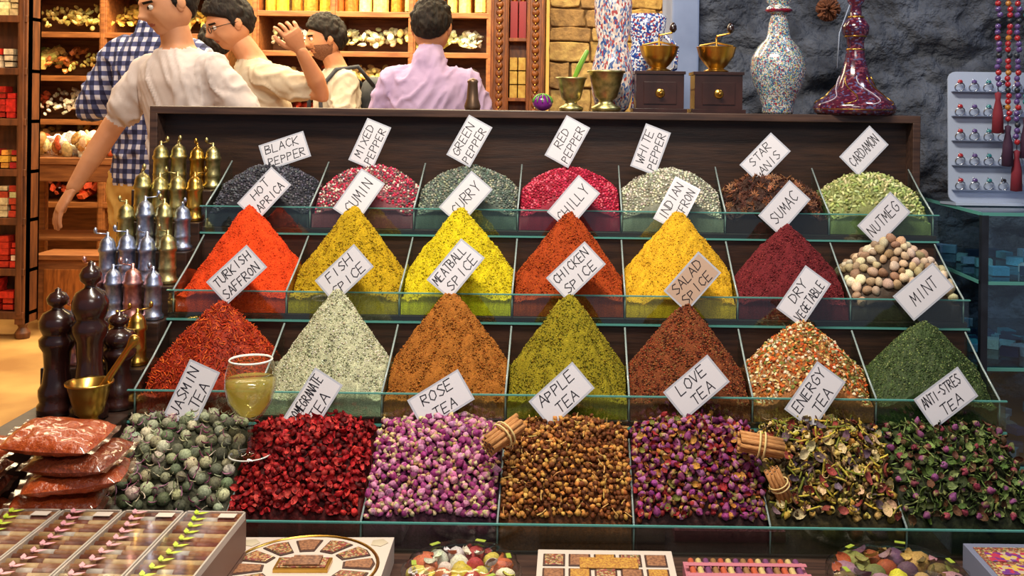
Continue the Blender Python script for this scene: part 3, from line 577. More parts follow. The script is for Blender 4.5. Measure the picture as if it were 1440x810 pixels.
for (cx,cz,a0) in((W-.02,.02,-90),(W-.02,Hh-.02,0),(.02,Hh-.02,90),(.02,.02,180)):
    for t in range(5): a=math.radians(a0+t*22.5); poly.append((cx+.02*math.cos(a),cz+.02*math.sin(a)))
n=len(poly); m.add([(p[0],0,p[1]) for p in poly]+[(p[0],.005,p[1]) for p in poly],[tuple(range(n)),tuple(range(2*n-1,n-1,-1))]+[(i,(i+1)%n,(i+1)%n+n,i+n) for i in range(n)],0)
m.box(0,W,-.05,.06,-.006,0,0)
for r in range(5):
    m.box(.008,W-.008,-.016,0,Hh-.052-r*.062,Hh-.050-r*.062,7)
    for c in range(8):
        x=.026+c*.036; z=Hh-.030-r*.062
        Mx=Matrix.Translation((x,-.011,z-.010))@Matrix.Rotation(pi/2,4,'X')@Matrix.Rotation(.5,4,'X')
        m.lathe([(.0115,-.002),(.0135,0),(.0115,.002),(.0100,0),(.0115,-.002)],seg=16,mat=1,M=Mx,cap=False); m.ball((x,-.014,z+.003),.0062,2+(r*5+c*3)%5,seg=8,sc_=(1.15,.7,1))
        m.tube([(x,-.003,z+.004),(x,-.003,z+.012)],.001,4,mat=1)
jm=[pm('gem_'+nn,L(*c),rough=.1,coat=.5) for nn,c in(('red',(150,30,40)),('teal',(40,110,120)),('amber',(160,105,45)),('violet',(80,60,120)),('black',(30,30,40)))]
chrome=pm('chrome',L(190,195,205),rough=.2,metal=1)
o=m.obj('earring_display_board',[jb,chrome]+jm+[pm('shelf_lip_grey',L(110,122,150),rough=.3)]); o.location=(.955,2.60,1.052); o.rotation_euler[0]=-.05
for q,(x,c,ln) in enumerate([(1.035,3,.34),(1.060,0,.42),(1.082,3,.48),(1.104,1,.40),(1.126,0,.46)]):
    m=MB(); zt=1.75; m.tube([(x,2.5,zt),(x,2.5,zt-ln-.1)],.001,4,mat=1)
    for b in range(int(ln/.014)): m.ball((x+random.uniform(-.003,.003),2.5,zt-.08-b*.014),.0074,0 if b%3 else (2 if b%2 else 1),seg=8)
    zb=zt-.08-ln
    m.lathe([(.0001,0),(.008,-.004),(.006,-.02),(.012,-.05),(.014,-.10),(.0001,-.102)],c=(x,2.5,zb),seg=12,mat=3)
    m.obj('hanging_bead_tassel',[jm[c],blk,jm[(c+2)%5],pm('tassel_thread',L(110,20,40) if q%2==0 else L(50,20,50),rough=.8)])
m=MB(); m.tube([(.66,2.66,1.9),(.66,2.66,1.56)],.003,6,mat=1)
for q in range(140):
    a=random.uniform(0,6.28);b=random.uniform(-1.4,1.4);d=Vector((math.cos(a)*math.cos(b),math.sin(a)*math.cos(b),math.sin(b))); m.tube([Vector((.66,2.66,1.54)),Vector((.66,2.66,1.54))+d*.032],[.004,.0028],4)
m.obj('hanging_wool_pompom',[pm('brown_wool',L(110,62,35),L(75,40,25),80,.95),blk])
m=MB(); m.tube([(.785,2.95,1.9),(.80,2.95,1.6),(.765,2.95,1.5),(.76,2.95,1.40)],.0018,6); m.obj('hanging_white_cable',[jb])
# ---------------------------------------------------------------- room shell
tile=pm('warm_floor_tile',L(190,150,90),L(150,108,62),2.5,.45)
m=MB(); m.box(-5,4,-1,8,-.05,0); m.obj('floor',[tile])
plas=pm('warm_plaster',L(205,165,95),L(180,140,75),3,.8)
m=MB(); m.box(-5,4,7.7,7.8,0,3.1); m.obj('wall_back',[plas]); m=MB(); m.box(-4.6,-4.5,-1,7.7,0,3.1); m.obj('wall_left',[plas])
m=MB(); m.box(-5,4,-1,8,3.1,3.2); m.obj('ceiling',[pm('ceiling_plaster',L(150,130,100),rough=.9)])
nx,nz=300,220; X=np.linspace(.40,3.2,nx); Z=np.linspace(0,3.05,nz); V=[];F=[]
for a in X:
    for b in Z:
        n=noise.fractal(Vector((a*2.6,b*4.0,1.3)),1.0,2.0,5)*.07+abs(noise.noise(Vector((a*5,b*9,4))))*.08+noise.noise(Vector((a*22,b*30,2)))*.014+noise.noise(Vector((a*50,b*60,9)))*.005
        V.append((a,3.28-n,b))
for i in range(nx-1):
    for j in range(nz-1): k=i*nz+j; F.append((k,k+nz,k+nz+1,k+1))
m=MB(); m.add(V,F,0,True); m.box(.40,3.2,3.3,3.6,0,3.05,0); rock=pm('blue_grey_rock',L(38,42,54),L(94,99,112),9,.85,bump=.9,bs=40,dist=.03,detail=9); m.obj('wall_right',[rock])
m=MB(); m.box(.31,.395,3.2,3.55,0,3.05,0); m.obj('plaster_pillar',[pm('pale_blue_plaster',L(140,155,190),L(120,135,170),6,.7)],bevel=.006)
stones=[pm('stone_a',L(200,165,95),L(150,115,65),30,.9,bump=.6,bs=30,dist=.02),pm('stone_b',L(170,135,85),L(210,178,110),30,.9,bump=.6,bs=30,dist=.02),pm('stone_c',L(135,105,70),L(180,142,90),30,.9,bump=.6,bs=30,dist=.02)]
m=MB(); m.box(-.10,.62,4.585,4.8,0,3.05,3); z=0
while z<2.95:
    hh=random.uniform(.06,.12); x=-.10
    while x<.60:
        w=min(random.uniform(.09,.24),.62-x); g=.005
        if w<.03: break
        d=random.uniform(0,.02); vs=[]
        for (a,b) in((x+g,z+g),(x+w*.5,z+g*.5),(x+w-g,z+g),(x+w-g*.4,z+hh*.5),(x+w-g,z+hh-g),(x+w*.5,z+hh-g*.5),(x+g,z+hh-g),(x+g*.4,z+hh*.5)): vs.append((a+random.uniform(-.007,.007),4.565-d,b+random.uniform(-.007,.007)))
        vs+=[(v[0],4.60,v[2]) for v in vs]; m.add(vs,[tuple(range(8))]+[(q,(q+1)%8,(q+1)%8+8,q+8) for q in range(8)],random.randrange(3)); x+=w
    z+=hh
m.obj('wall_stone',stones+[pm('mortar_joint',L(165,130,85),rough=.95)],bevel=.010)
cw=pm('carved_walnut',L(165,95,40),L(115,62,25),12,.4,stretch=(6,6,1)); redb=pm('red_tin',L(150,30,25),rough=.3); yb=pm('yellow_carton',L(215,180,80),L(190,140,50),40,.5)
m=MB(); 
for xa in(-.352,-.196):
    m.box(xa,xa+.078,4.46,4.56,0,2.5,0); m.box(xa+.006,xa+.014,4.45,4.46,0,2.5,0); m.box(xa+.064,xa+.072,4.45,4.46,0,2.5,0)
    for q in range(72): m.ball((xa+.039,4.455,.1+q*.033),.0165,0,seg=8,sc_=(1,.7,.95)); 
    for q in range(72): m.ball((xa+.039,4.445,.1165+q*.033),.006,1,seg=6)
m.box(-.352,-.118,4.56,4.75,0,2.5,0); m.box(-.36,-.11,4.44,4.76,2.5,2.56,0)
for zz in(.6,.95,1.30,1.56,1.85): m.box(-.274,-.196,4.47,4.56,zz,zz+.015,0)
m.obj('carved_wooden_cabinet',[cw,gold],bevel=.002)
m=MB()
for zz,mt in((1.315,1),(1.575,0),(1.865,0)):
    for q in range(2): m.box(-.268+q*.037,-.268+q*.037+.032,4.475,4.55,zz,zz+(.16 if mt==0 else .055),mt); 
    if mt: 
        for q in range(2): m.box(-.268+q*.037,-.268+q*.037+.032,4.475,4.55,zz+.06,zz+.115,mt); m.box(-.268+q*.037,-.268+q*.037+.032,4.475,4.55,zz+.12,zz+.175,mt)
    if mt==0:
        for q in range(2): m.lathe([(.012,0),(.012,.03),(.014,.03),(.014,.036),(.001,.037)],c=(-.252+q*.037,4.51,zz+.16),seg=12,mat=2)
m.obj('boxed_tea_tins',[redb,yb,gold],bevel=.001)
sw=pm('warm_shelf_wood',L(150,92,48),L(110,62,30),6,.5,stretch=(1,8,8)); swd=pm('dark_shelf_wood',L(110,62,32),L(72,38,20),6,.5,stretch=(6,6,1))
def shelf(name,x0,x1,y0,y1,z0,z1,zs,posts=2,mat=None,sides=False):
    m=MB(); m.box(x0,x1,y1-.02,y1,z0,z1,0)
    for q in range(posts):
        x=x0+(x1-x0-.05)*q/(posts-1); m.box(x,x+.05,y0-.01,y1 if not sides else y0+.05,z0,z1,0); m.box(x+.012,x+.038,y0-.02,y0-.01,z0+.05,z1,0)
        m.lathe([(.035,0),(.04,.03),(.02,.06),(.03,.08)],c=(x+.025,y0+.03,z0-.08 if z0>.07 else z0),seg=12)
    if sides: m.box(x1-.02,x1,y0,y1,z0,z1,0); m.box(x0,x0+.02,y0,y1,z0,z1,0)
    for z in zs: m.box(x0,x1,y0,y1,z,z+.025,0); m.box(x0,x1,y0-.015,y0,z-.01,z+.028,0)
    m.box(x0-.03,x1+.03,y0-.03,y1,z1,z1+.05,0)
    return m.obj(name,[mat or sw],bevel=.003)
goods=attrmat('packaged_goods',.45,45,.6,1.25,.3,.01,.3)
def stock(name,x0,x1,y0,y1,zs,kind,pal,top=.2):
    M=Mass()
    for zi,z in enumerate(zs):
        kd=kind[zi%len(kind)]; pp=pal[zi%len(pal)]
        if kd=='jar':
            x=x0+.06
            while x<x1-.05:
                P=np.array([[x,yy,z+.085] for yy in(y0+.07,y0+.2)]); s=random.uniform(.036,.05); M.add(T_jar,P,np.tile(np.eye(3),(2,1,1)),(s,s,.085),pick(pp,2),pick([(230,200,110)],2)); x+=s*2.3
        elif kd=='box':
            x=x0+.05
            while x<x1-.05:
                w=random.uniform(.020,.035); c=pick(pp,1)
                for l in range(random.randint(3,5)):
                    M.add(T_box,np.array([[x+w,y0+.04,z+.022+l*.034]]),np.eye(3)[None],(w*.9,.035,.0150),c if random.random()<.7 else pick(pp,1)); 
                x+=w*2.25
        elif kd=='bag':
            x=x0+.05
            while x<x1-.08:
                w=random.uniform(.10,.20); c=pp[random.randrange(len(pp))]; N=int(w*200)
                P=np.stack([rng.uniform(x,min(x+w,x1-.05),N),rng.uniform(y0+.03,y1-.08,N),z+.02+rng.uniform(0,.09,N)],1); P[:,2]+=(P[:,1]-y0)*.32
                T=random.choice([T_ball,T_box,CH[1],T_pod,CH[3]]); M.add(T,P,align(np.tile([0,-.6,.8],(N,1)),.5),(.031,.022,.016),pick([c,tuple(min(255,int(q*1.15)) for q in c)],N)); x+=w+.01
    return M.build(name,goods,False)
zs=[1.10,1.35,1.62,1.90,2.15]
shelf('wooden_shop_shelf',-2.25,-.55,7.25,7.62,.08,2.6,[.3,.6,.85]+zs,4)
stock('shelved_shop_goods',-2.2,-.6,7.26,7.58,[z+.025 for z in zs],['bag','bag','bag','jar','jar'],[[(200,120,50),(170,60,40),(220,190,110),(235,215,170)],[(225,190,120),(190,150,80),(200,90,50),(235,225,190),(150,60,40)],[(240,238,205),(190,205,110),(245,240,215),(225,210,140),(235,230,180)],[(220,150,50),(235,200,120),(190,110,40)],[(225,170,80),(240,220,170)]])
zs=[.55,.85,1.12,1.42,1.72,2.02]
shelf('wooden_shop_shelf',-4.0,-2.45,7.1,7.6,.08,2.6,zs,3)
stock('shelved_shop_goods',-3.95,-2.5,7.12,7.56,[z+.025 for z in zs],['bag'],[[(180,70,40),(210,150,80),(120,60,40)],[(225,220,200),(200,150,90),(120,50,30),(220,180,120)],[(235,225,200),(190,180,160),(225,190,110),(180,80,50)],[(190,170,60),(130,140,60),(220,200,110),(200,120,60)],[(200,160,70),(110,80,40),(225,205,120)],[(180,60,60),(225,210,170),(230,190,60)]])
zs=[.35,.62,.88,1.15,1.42,1.70,1.98]
shelf('wooden_shop_shelf',-3.60,-2.90,5.5,5.64,.08,2.6,[.12]+zs,2,swd,True)
stock('boxed_shop_goods',-3.57,-2.93,5.51,5.6,[z+.025 for z in [.12]+zs],['box'],[[(190,40,30),(220,190,120)],[(200,50,35),(225,210,170)],[(225,205,150),(190,60,40)],[(190,40,40),(210,150,60)]])
m=MB(); m.box(-2.96,-2.62,5.74,5.94,.05,.39,0); m.box(-2.98,-2.60,5.72,5.96,.39,.42,0); m.box(-2.92,-2.66,5.73,5.74,.1,.34,1); m.box(-2.95,-2.63,5.75,5.93,0,.05,1)
m.obj('low_wooden_cabinet',[sw,cw],bevel=.006)
m=MB(); m.box(-3.35,-2.35,6.05,6.5,.90,.94,0); m.box(-3.3,-2.4,6.08,6.45,.45,.47,0)
for a in(-3.33,-2.41):
    for b in(6.07,6.44): m.box(a,a+.05,b,b+.05,0,.9,0)
m.box(-3.33,-2.37,6.06,6.08,.80,.9,0); m.obj('wooden_counter_table',[sw],bevel=.004)
M=Mass(); N=160; P=np.stack([rng.uniform(-3.28,-2.42,N),rng.uniform(6.10,6.42,N),.955+rng.uniform(0.02,.10,N)],1); M.add(T_pod,P,align(np.tile([0,0,1.],(N,1)),.5),(.07,.05,.05),pick([(235,225,210),(225,190,140),(200,90,50),(240,235,225),(170,120,60)],N)); M.build('pile_of_wrapped_sweets',goods,False)
# ---------------------------------------------------------------- people
skinm=pm('skin',L(205,145,105),L(190,128,90),12,.55); lipm=pm('lips',L(160,85,75),rough=.5); eyew=pm('eye_white',L(215,208,200),rough=.3); eyed=pm('eye_dark',L(30,20,15),rough=.1)
hairm=pm('dark_hair',L(14,10,8),L(34,22,16),90,.7,bump=.8,bs=150,dist=.005,stretch=(1,1,.3),spec=.3); shoem=pm('leather_shoe',L(50,35,28),rough=.5)
stub=pm('beard_stubble',L(150,105,80),L(105,70,52),250,.8,spec=.2)
def head_pts(nu=112,nv=80):
    th=np.linspace(.02,pi-.02,nv); ph=np.linspace(0,2*pi,nu,endpoint=False); T,P=np.meshgrid(th,ph,indexing='ij')
    dx,dy,dz=np.sin(T)*np.cos(P),np.sin(T)*np.sin(P),np.cos(T)
    x=.076*dx;y=.097*dy;z=.120*dz; t=np.clip(-dz,0,1)
    x=x*(1-.26*t**1.6); y=np.where(dy>0,y*(1-.42*t),y*(1-.06*t)); x=x+.006*np.sign(dx)*np.exp(-((z+.06)/.03)**2)*(np.abs(dx)>.5)
    return x,y,z,dx,dy,dz
def face(x,y,z,dy):
    fr=(dy<-.05); ax=np.abs(x); w=np.exp(-(x/.0115)**2)
    y=y-fr*w*(.023*np.exp(-((z+.026)/.013)**2)+.013*np.exp(-((z+.004)/.022)**2))
    y=y-fr*.007*np.exp(-((ax-.011)/.006)**2-((z+.030)/.008)**2)
    y=y+fr*.011*np.exp(-((ax-.031)/.014)**2-((z-.002)/.011)**2)
    y=y-fr*.006*np.exp(-((z-.026)/.009)**2)*(ax<.055)
    y=y-fr*.006*np.exp(-(x/.024)**2-((z+.056)/.0085)**2)-fr*.010*np.exp(-(x/.024)**2-((z+.096)/.018)**2)
    y=y+fr*.004*np.exp(-(x/.02)**2-((z+.056)/.0018)**2)
    y=y-fr*.004*np.exp(-((ax-.045)/.015)**2-((z+.025)/.018)**2)
    return y
def grid2mesh(m,x,y,z,matf,smooth=True):
    nv,nu=x.shape; vs=np.stack([x,y,z],2).reshape(-1,3); o=len(m.v); m.v+= [tuple(v) for v in vs.tolist()]
    for i in range(nv-1):
        for j in range(nu):
            k=(j+1)%nu; m.f.append([o+i*nu+j,o+(i+1)*nu+j,o+(i+1)*nu+k,o+i*nu+k]); m.m.append(matf(i,j)); m.s.append(smooth)
def make_head(parent,loc,turn,nod,beard=False,glasses=False,hairvol=1.0,quiff=0,tilt=0):
    x,y,z,dx,dy,dz=head_pts(); y2=face(x,y,z,dy); m=MB()
    def mf(i,j):
        a,b,c=abs(x[i,j]),y2[i,j],z[i,j]
        if dy[i,j]<-.3 and (x[i,j]/.023)**2+((c+.057)/.0065)**2<1: return 1
        if dy[i,j]<-.3 and abs(a-.031)<.018 and abs(c-.024+(a-.031)**2*8)<.0042: return 2
        if beard and dy[i,j]<.25 and c<-.030 and (a>.030 or c<-.070 or (c>-.050 and a<.03 and c<-.040)) and c< -.030-(.03*(a<.045)*(c>-.05)*(a>.03)): return 5
        return 0
    grid2mesh(m,x,y2,z,mf)
    thr=np.where(dy<0,.060*(-dy)+.006*(1+dy),.006-.095*dy); 
    thr=thr-.035*np.exp(-((dy+.12)/.10)**2)
    s=np.clip((z-thr)/.014,0,1); s=s*s*(3-2*s)
    nz=np.array([[noise.noise(Vector((p*45,q*45,r*30)))+.9*noise.noise(Vector((p*130,q*130,r*50))) for p,q,r in zip(a,b,c)] for a,b,c in zip(x,y,z)])
    fade=.35+.65*np.clip((z-thr)/.07,0,1)
    off=-.005+(.008+(.013*hairvol+nz*.009)*fade+quiff*np.clip(dz,0,1)*np.clip(-dy+.3,0,1))*s
    grid2mesh(m,x+dx*off,y+dy*off,z+dz*off,lambda i,j:2)
    for sx in(-1,1):
        m.ball((sx*.031,-.0765,.002),.0125,3,seg=12); m.ball((sx*.031,-.0865,.002),.0050,4,seg=8)
        m.ball((sx*.076,.006,-.008),.030,0,seg=14,sc_=(.28,.55,1)); m.ball((sx*.080,.010,-.004),.022,0,seg=14,sc_=(.35,.8,1.1))
    if glasses:
        for sx in(-1,1):
            m.tube([(sx*.031+.021*math.cos(t),-.103,.0+.015*math.sin(t)) for t in np.linspace(0,2*pi,17)],.0020,5,mat=4); m.tube([(sx*.052,-.101,.004),(sx*.082,-.04,.004),(sx*.086,.01,.0)],.0020,5,mat=4)
        m.tube([(-.010,-.104,.003),(.010,-.104,.003)],.0018,5,mat=4)
    o=m.obj('head',[skinm,lipm,hairm,eyew,eyed,stub],parent=parent)
    o.matrix_local=Matrix.Translation(loc)@Matrix.Rotation(turn,4,'Z')@Matrix.Rotation(tilt,4,'Y')@Matrix.Rotation(nod,4,'X'); return o
def remesh(m,vox,name,mats,it=4):
    o=m.obj(name,mats); r=o.modifiers.new('r','REMESH'); r.mode='VOXEL'; r.voxel_size=vox; s=o.modifiers.new('s','SMOOTH'); s.iterations=it; s.factor=.5
    dg=bpy.context.evaluated_depsgraph_get(); dg.update(); me=bpy.data.meshes.new_from_object(o.evaluated_get(dg)); old=o.data; o.modifiers.clear(); o.data=me; bpy.data.meshes.remove(old)
    me.materials.clear()
    for q in mats: me.materials.append(q)
    me.polygons.foreach_set('use_smooth',[True]*len(me.polygons)); return o
def make_hand(parent,wr,direction,palm,side,curl=.5):
    m=MB(); 
    rings=[(0,.026,.017),(-.02,.030,.017),(-.05,.040,.016),(-.08,.042,.014),(-.097,.038,.010)]; vs=[];fs=[];sg=16
    for z,rx,ry in rings:
        for j in range(sg): a=2*pi*j/sg; vs.append((rx*math.cos(a),ry*math.sin(a),z))
    for i in range(4):
        for j in range(sg): k=(j+1)%sg; fs.append((i*sg+j,i*sg+k,(i+1)*sg+k,(i+1)*sg+j))
    fs+=[tuple(range(sg)),tuple(4*sg+j for j in range(sg))]; m.add(vs,fs)
    for q,(bx_,ln) in enumerate(((.031,.068),(.0105,.078),(-.011,.073),(-.031,.057))):
        p=Vector((bx_*side,0,-.085)); pts=[p]; a=.15; 
        for sgm in(.45,.32,.25):
            a+=curl*(.35 if sgm==.45 else .6)*(1+.15*(q-1.5)); p=p+Vector((bx_*side*.30*sgm,-math.sin(a)*ln*sgm,-math.cos(a)*ln*sgm)); pts.append(p)
        m.tube(pts,[.0092,.0086,.0080,.0070],8,round_=True)
    m.tube([(.018*side,-.004,-.02),(.046*side,-.014,-.05),(.058*side,-.026,-.078),(.060*side,-.034,-.098)],[.015,.0125,.0105,.0085],8,round_=True)
    o=remesh(m,.0030,'hand',[skinm],2); o.parent=parent
    d=Vector(direction).normalized(); z=-d; pl=Vector(palm); yv=-(pl-z*pl.dot(z)).normalized(); xv=yv.cross(z)
    M=Matrix((xv,yv,z)).transposed().to_4x4(); o.matrix_local=Matrix.Translation(wr)@M; return o
def torso_ring(m,rings,mat=0):
    vs=[];fs=[];sg=28
    for z,rx,ry,cx,cy in rings:
        for j in range(sg):
            a=2*pi*j/sg; c,s_=math.cos(a),math.sin(a); vs.append((cx+rx*math.copysign(abs(c)**.85,c),cy+ry*math.copysign(abs(s_)**.85,s_),z))
    n=len(rings)
    for i in range(n-1):
        for j in range(sg): k=(j+1)%sg; fs.append((i*sg+j,i*sg+k,(i+1)*sg+k,(i+1)*sg+j))
    fs+=[tuple(range(sg)),tuple((n-1)*sg+j for j in range(sg))]; m.add(vs,fs)
def person(name,loc,heading,shirt,pants,S=1.0,lean=(0,0),armL=None,armR=None,sleeve=.62,head=(0,0,0),long_=False,shorts=False,curl=(.5,.5),palms=None,legs=None,neckfwd=0,width=1.0,collar=False,**hk_):
    e=bpy.data.objects.new(name,None); sc.collection.objects.link(e); e.location=loc; e.rotation_euler[2]=heading; e.scale=(S,S,S)
    lx,ly=lean
    def lp(p): p=Vector(p); k=max(0,p.z-.95); return Vector((p.x+lx*k,p.y+ly*k,p.z))
    m=MB(); segs=[]
    def T(label,pts,rad): m.tube(pts,rad,12,round_=True); segs.extend([(label,Vector(a),Vector(b),ra,rb) for a,b,ra,rb in zip(pts[:-1],pts[1:],rad[:-1],rad[1:])])
    tr=[(.90,.175,.118),(.97,.168,.116),(1.06,.158,.112),(1.16,.156,.110),(1.26,.164,.114),(1.35,.172,.112),(1.40,.168,.098),(1.432,.134,.082),(1.458,.088,.068),(1.475,.066,.060)]
    tr2=[]
    for z,rx,ry in tr: c=lp((0,0,z)); tr2.append((z,rx*width,ry,c.x,c.y))
    torso_ring(m,tr2)
    torso_ring(m,[(.82,.135,.10,0,0),(.86,.162,.112,0,0),(.93,.158,.11,0,0)])
    nb=lp((0,.005,1.45)); nt=lp((0,-.012-neckfwd,1.55)); T('skin',[nb,nt],[.060,.053])
    if collar: T('shirt',[lp((0,.006,1.45)),lp((0,-.004,1.495))],[.074,.068])
    lg=legs or {}
    for s,key in((1,'L'),(-1,'R')):
        hip=Vector((s*.085,0,.90)); kn=Vector(lg.get('k'+key,(s*.105,-.015,.50))); an=Vector(lg.get('a'+key,(s*.11,.03,.09)))
        T('pants',[hip,hip.lerp(kn,.5),kn,kn.lerp(an,.4),an],[.098,.085,.068,.066,.055])
        T('shoe',[an+Vector((0,.03,-.045)),an+Vector((0,-.06,-.05)),an+Vector((s*.01,-.16,-.058))],[.042,.040,.030])
    hands=[]
    for s,arm,key in((1,armL,'L'),(-1,armR,'R')):
        el,wr=arm or ((s*.245,.03,1.14),(s*.25,-.06,.90))
        sh=lp((s*.160*width,0,1.392)); el=Vector(el); wr=Vector(wr); cl=lp((s*.08,0,1.412)); T('shirt',[cl,sh],[.054,.062])
        if long_: T('shirt',[sh,sh.lerp(el,.5),el,el.lerp(wr,.5),wr.lerp(el,.03)],[.063,.059,.051,.046,.038]); T('skin',[wr.lerp(el,.1),wr],[.028,.026])
        else:
            se=sh.lerp(el,sleeve); T('shirt',[sh,se],[.063,.068]); T('skin',[sh.lerp(el,.4),el,el.lerp(wr,.35),wr],[.045,.040,.040,.026])
        hands.append((wr,(wr-el).normalized(),s,key))
    o=remesh(m,.009,'body',[shirt,skinm,pants,shoem],4); o.parent=e
    me=o.data; nv=len(me.vertices); VV=np.zeros(nv*3); NN=np.zeros(nv*3); me.vertices.foreach_get('co',VV); me.vertices.foreach_get('normal',NN); VV=VV.reshape(-1,3); NN=NN.reshape(-1,3)
    n=len(me.polygons); C=np.zeros(n*3); me.polygons.foreach_get('center',C); C=C.reshape(-1,3)
    lab={'shirt':0,'skin':1,'pants':2,'shoe':3}; best=np.full(n,1e9); idx=np.zeros(n,int)
    zt=np.array([r[0] for r in tr2]); 
    rx=np.interp(C[:,2],zt,[r[1] for r in tr2]); ry=np.interp(C[:,2],zt,[r[2] for r in tr2]); cx=np.interp(C[:,2],zt,[r[3] for r in tr2]); cy=np.interp(C[:,2],zt,[r[4] for r in tr2])
    q=np.sqrt(((C[:,0]-cx)/rx)**2+((C[:,1]-cy)/ry)**2)
    d=np.where((C[:,2]>.89)&(C[:,2]<1.468),q*.93,9.); idx[:]=0; best=d.copy()
    q=np.sqrt((C[:,0]/.16)**2+(C[:,1]/.112)**2); d=np.where((C[:,2]>.75)&(C[:,2]<.895),q*.9,9.); mk=d<best; idx[mk]=2; best[mk]=d[mk]
    for l,a,b,ra,rb in segs:
        a=np.array(a);b=np.array(b); ab=b-a; t=((C-a)@ab)/(ab@ab); tt=np.clip(t,0,1); dd=np.linalg.norm(C-a-tt[:,None]*ab,axis=1)/(ra+(rb-ra)*tt)
        if l=='skin' : dd=dd+.12
        mk=dd<best; idx[mk]=lab[l]; best[mk]=dd[mk]
    me.polygons.foreach_set('material_index',idx.astype(np.int32))
    clv=np.zeros(nv,bool); lp_=np.zeros(len(me.loops),np.int32); me.loops.foreach_get('vertex_index',lp_); lt=np.zeros(n,np.int32); me.polygons.foreach_get('loop_total',lt)
    lm=np.repeat(idx,lt); clv[lp_[(lm==0)|(lm==2)]]=True; clv[lp_[(lm==1)|(lm==3)]]=False
    sd=loc[0]*13
    for i in np.nonzero(clv)[0]:
        p=VV[i]; w1=noise.noise(Vector((p[0]*3+sd,p[1]*3,p[2]*3)))*1.5
        f=noise.noise(Vector((p[0]*9+p[2]*7+sd+w1,p[1]*9+w1,p[2]*5-abs(p[0])*11))); f2=noise.noise(Vector((p[0]*22+p[2]*14+sd,p[1]*22,p[2]*12-abs(p[0])*20+w1)))
        VV[i]+=NN[i]*(max(0,.22-abs(f))*.050-.003+max(0,.2-abs(f2))*.016)
    me.vertices.foreach_set('co',VV.ravel()); me.update()
    pal=palms or {}
    for (wr,d,s,key),cu in zip(hands,curl): make_hand(e,wr,d,pal.get(key,(-s,0,0)),1 if s<0 else -1,cu) 
    hc=lp((0,-.028-neckfwd*1.3,1.628)); make_head(e,hc,head[0],head[1],tilt=head[2],**hk_)
    return e
def cloth(name,c,c2,rough=.9): return pm(name,c,c2,4,rough,bump=.15,bs=20,dist=.006,spec=.2)
whitet=cloth('white_tshirt_cotton',L(205,192,188),L(196,182,178)); creamt=cloth('cream_tshirt_cotton',L(208,194,170),L(200,184,160)); greyt=cloth('grey_tshirt_cotton',L(190,180,165),L(172,162,148)); lav=cloth('lavender_shirt_cotton',L(182,160,198),L(172,149,188))
khaki=cloth('khaki_cotton',L(205,160,85),L(185,140,70)); denim=cloth('dark_denim',L(40,45,70),L(55,60,85)); darkt=cloth('dark_tshirt',L(45,45,55),L(60,60,70))
pl,nt,b=newmat('plaid_shirt_cotton'); b.inputs['Roughness'].default_value=.85
tc=nt.nodes.new('ShaderNodeTexCoord'); 
def wave(dirn,scale,th):
    w=nt.nodes.new('ShaderNodeTexWave'); w.bands_direction=dirn; w.inputs['Scale'].default_value=scale; nt.links.new(tc.outputs['Object'],w.inputs['Vector'])
    g=nt.nodes.new('ShaderNodeMath'); g.operation='GREATER_THAN'; g.inputs[1].default_value=th; nt.links.new(w.outputs['Fac'],g.inputs[0]); return g
def mixc(f,a,bb,ty='MIX'):
    mx=nt.nodes.new('ShaderNodeMix'); mx.data_type='RGBA'; mx.blend_type=ty
    if hasattr(f,'outputs'): nt.links.new(f.outputs[0],mx.inputs[0])
    else: mx.inputs[0].default_value=f
    for k,q in((6,a),(7,bb)):
        if isinstance(q,tuple): mx.inputs[k].default_value=(*q,1)
        else: nt.links.new(q.outputs[2],mx.inputs[k])
    return mx
a=wave('X',8.5,.5); c=wave('Z',8.5,.5); s1=mixc(a,L(200,200,215),L(72,78,118)); s2=mixc(c,L(255,255,255),L(98,104,148)); pm_=mixc(1.0,s1,s2,'MULTIPLY'); nt.links.new(pm_.outputs[2],b.inputs['Base Color'])
H=math.radians
person('man_in_white_tshirt',(-1.36,3.72,0),H(-25),whitet,denim,1.0,lean=(-.12,-.03),armR=((-.33,-.08,1.17),(-.42,-.16,.96)),armL=((.26,.06,1.15),(.24,-.10,.95)),head=(H(-20),H(16),H(-4)),curl=(.5,.30),hairvol=.8,palms={'R':(0.3,.6,-.2)},width=.95)
person('man_in_plaid_shirt',(-1.70,4.22,0),H(172),pl,khaki,1.06,armR=((-.27,-.04,1.17),(-.16,-.24,1.10)),armL=((.29,-.04,1.18),(.20,-.24,1.12)),sleeve=.98,head=(H(-8),H(12),0),collar=True,width=.95)
person('man_with_glasses',(-1.32,4.66,0),H(-62),creamt,denim,1.0,lean=(0,-.22),armL=((.32,.12,1.32),(.40,.00,1.50)),armR=((-.24,-.20,1.17),(-.16,-.42,1.22)),head=(H(6),H(20),0),glasses=True,hairvol=1.1,quiff=.02,neckfwd=.03,curl=(1.1,.5))
person('bearded_man_with_backpack',(-1.27,5.6,0),H(-62),greyt,khaki,1.0,head=(H(-5),H(6),0),beard=True,hairvol=1.5,quiff=.012,neckfwd=.03,armL=((.23,-.04,1.15),(.20,-.26,1.10)))
person('man_in_lavender_shirt',(-.588,4.28,0),H(176),lav,denim,.985,long_=True,armR=((-.26,-.03,1.16),(-.13,-.24,1.10)),armL=((.26,-.03,1.16),(.13,-.24,1.10)),head=(0,H(10),0),hairvol=1.0,collar=True)
person('dark_haired_shopper',(-1.90,5.5,0),H(-150),darkt,denim,.97,head=(0,H(10),0),hairvol=1.2)
m=MB(); Mx=Matrix.Translation((-1.27,5.6,0))@Matrix.Rotation(H(-62),4,'Z')
vs=[];pr=[(.98,.08,.05),(1.0,.13,.085),(1.15,.145,.10),(1.3,.14,.09),(1.4,.11,.06),(1.43,.06,.03)]
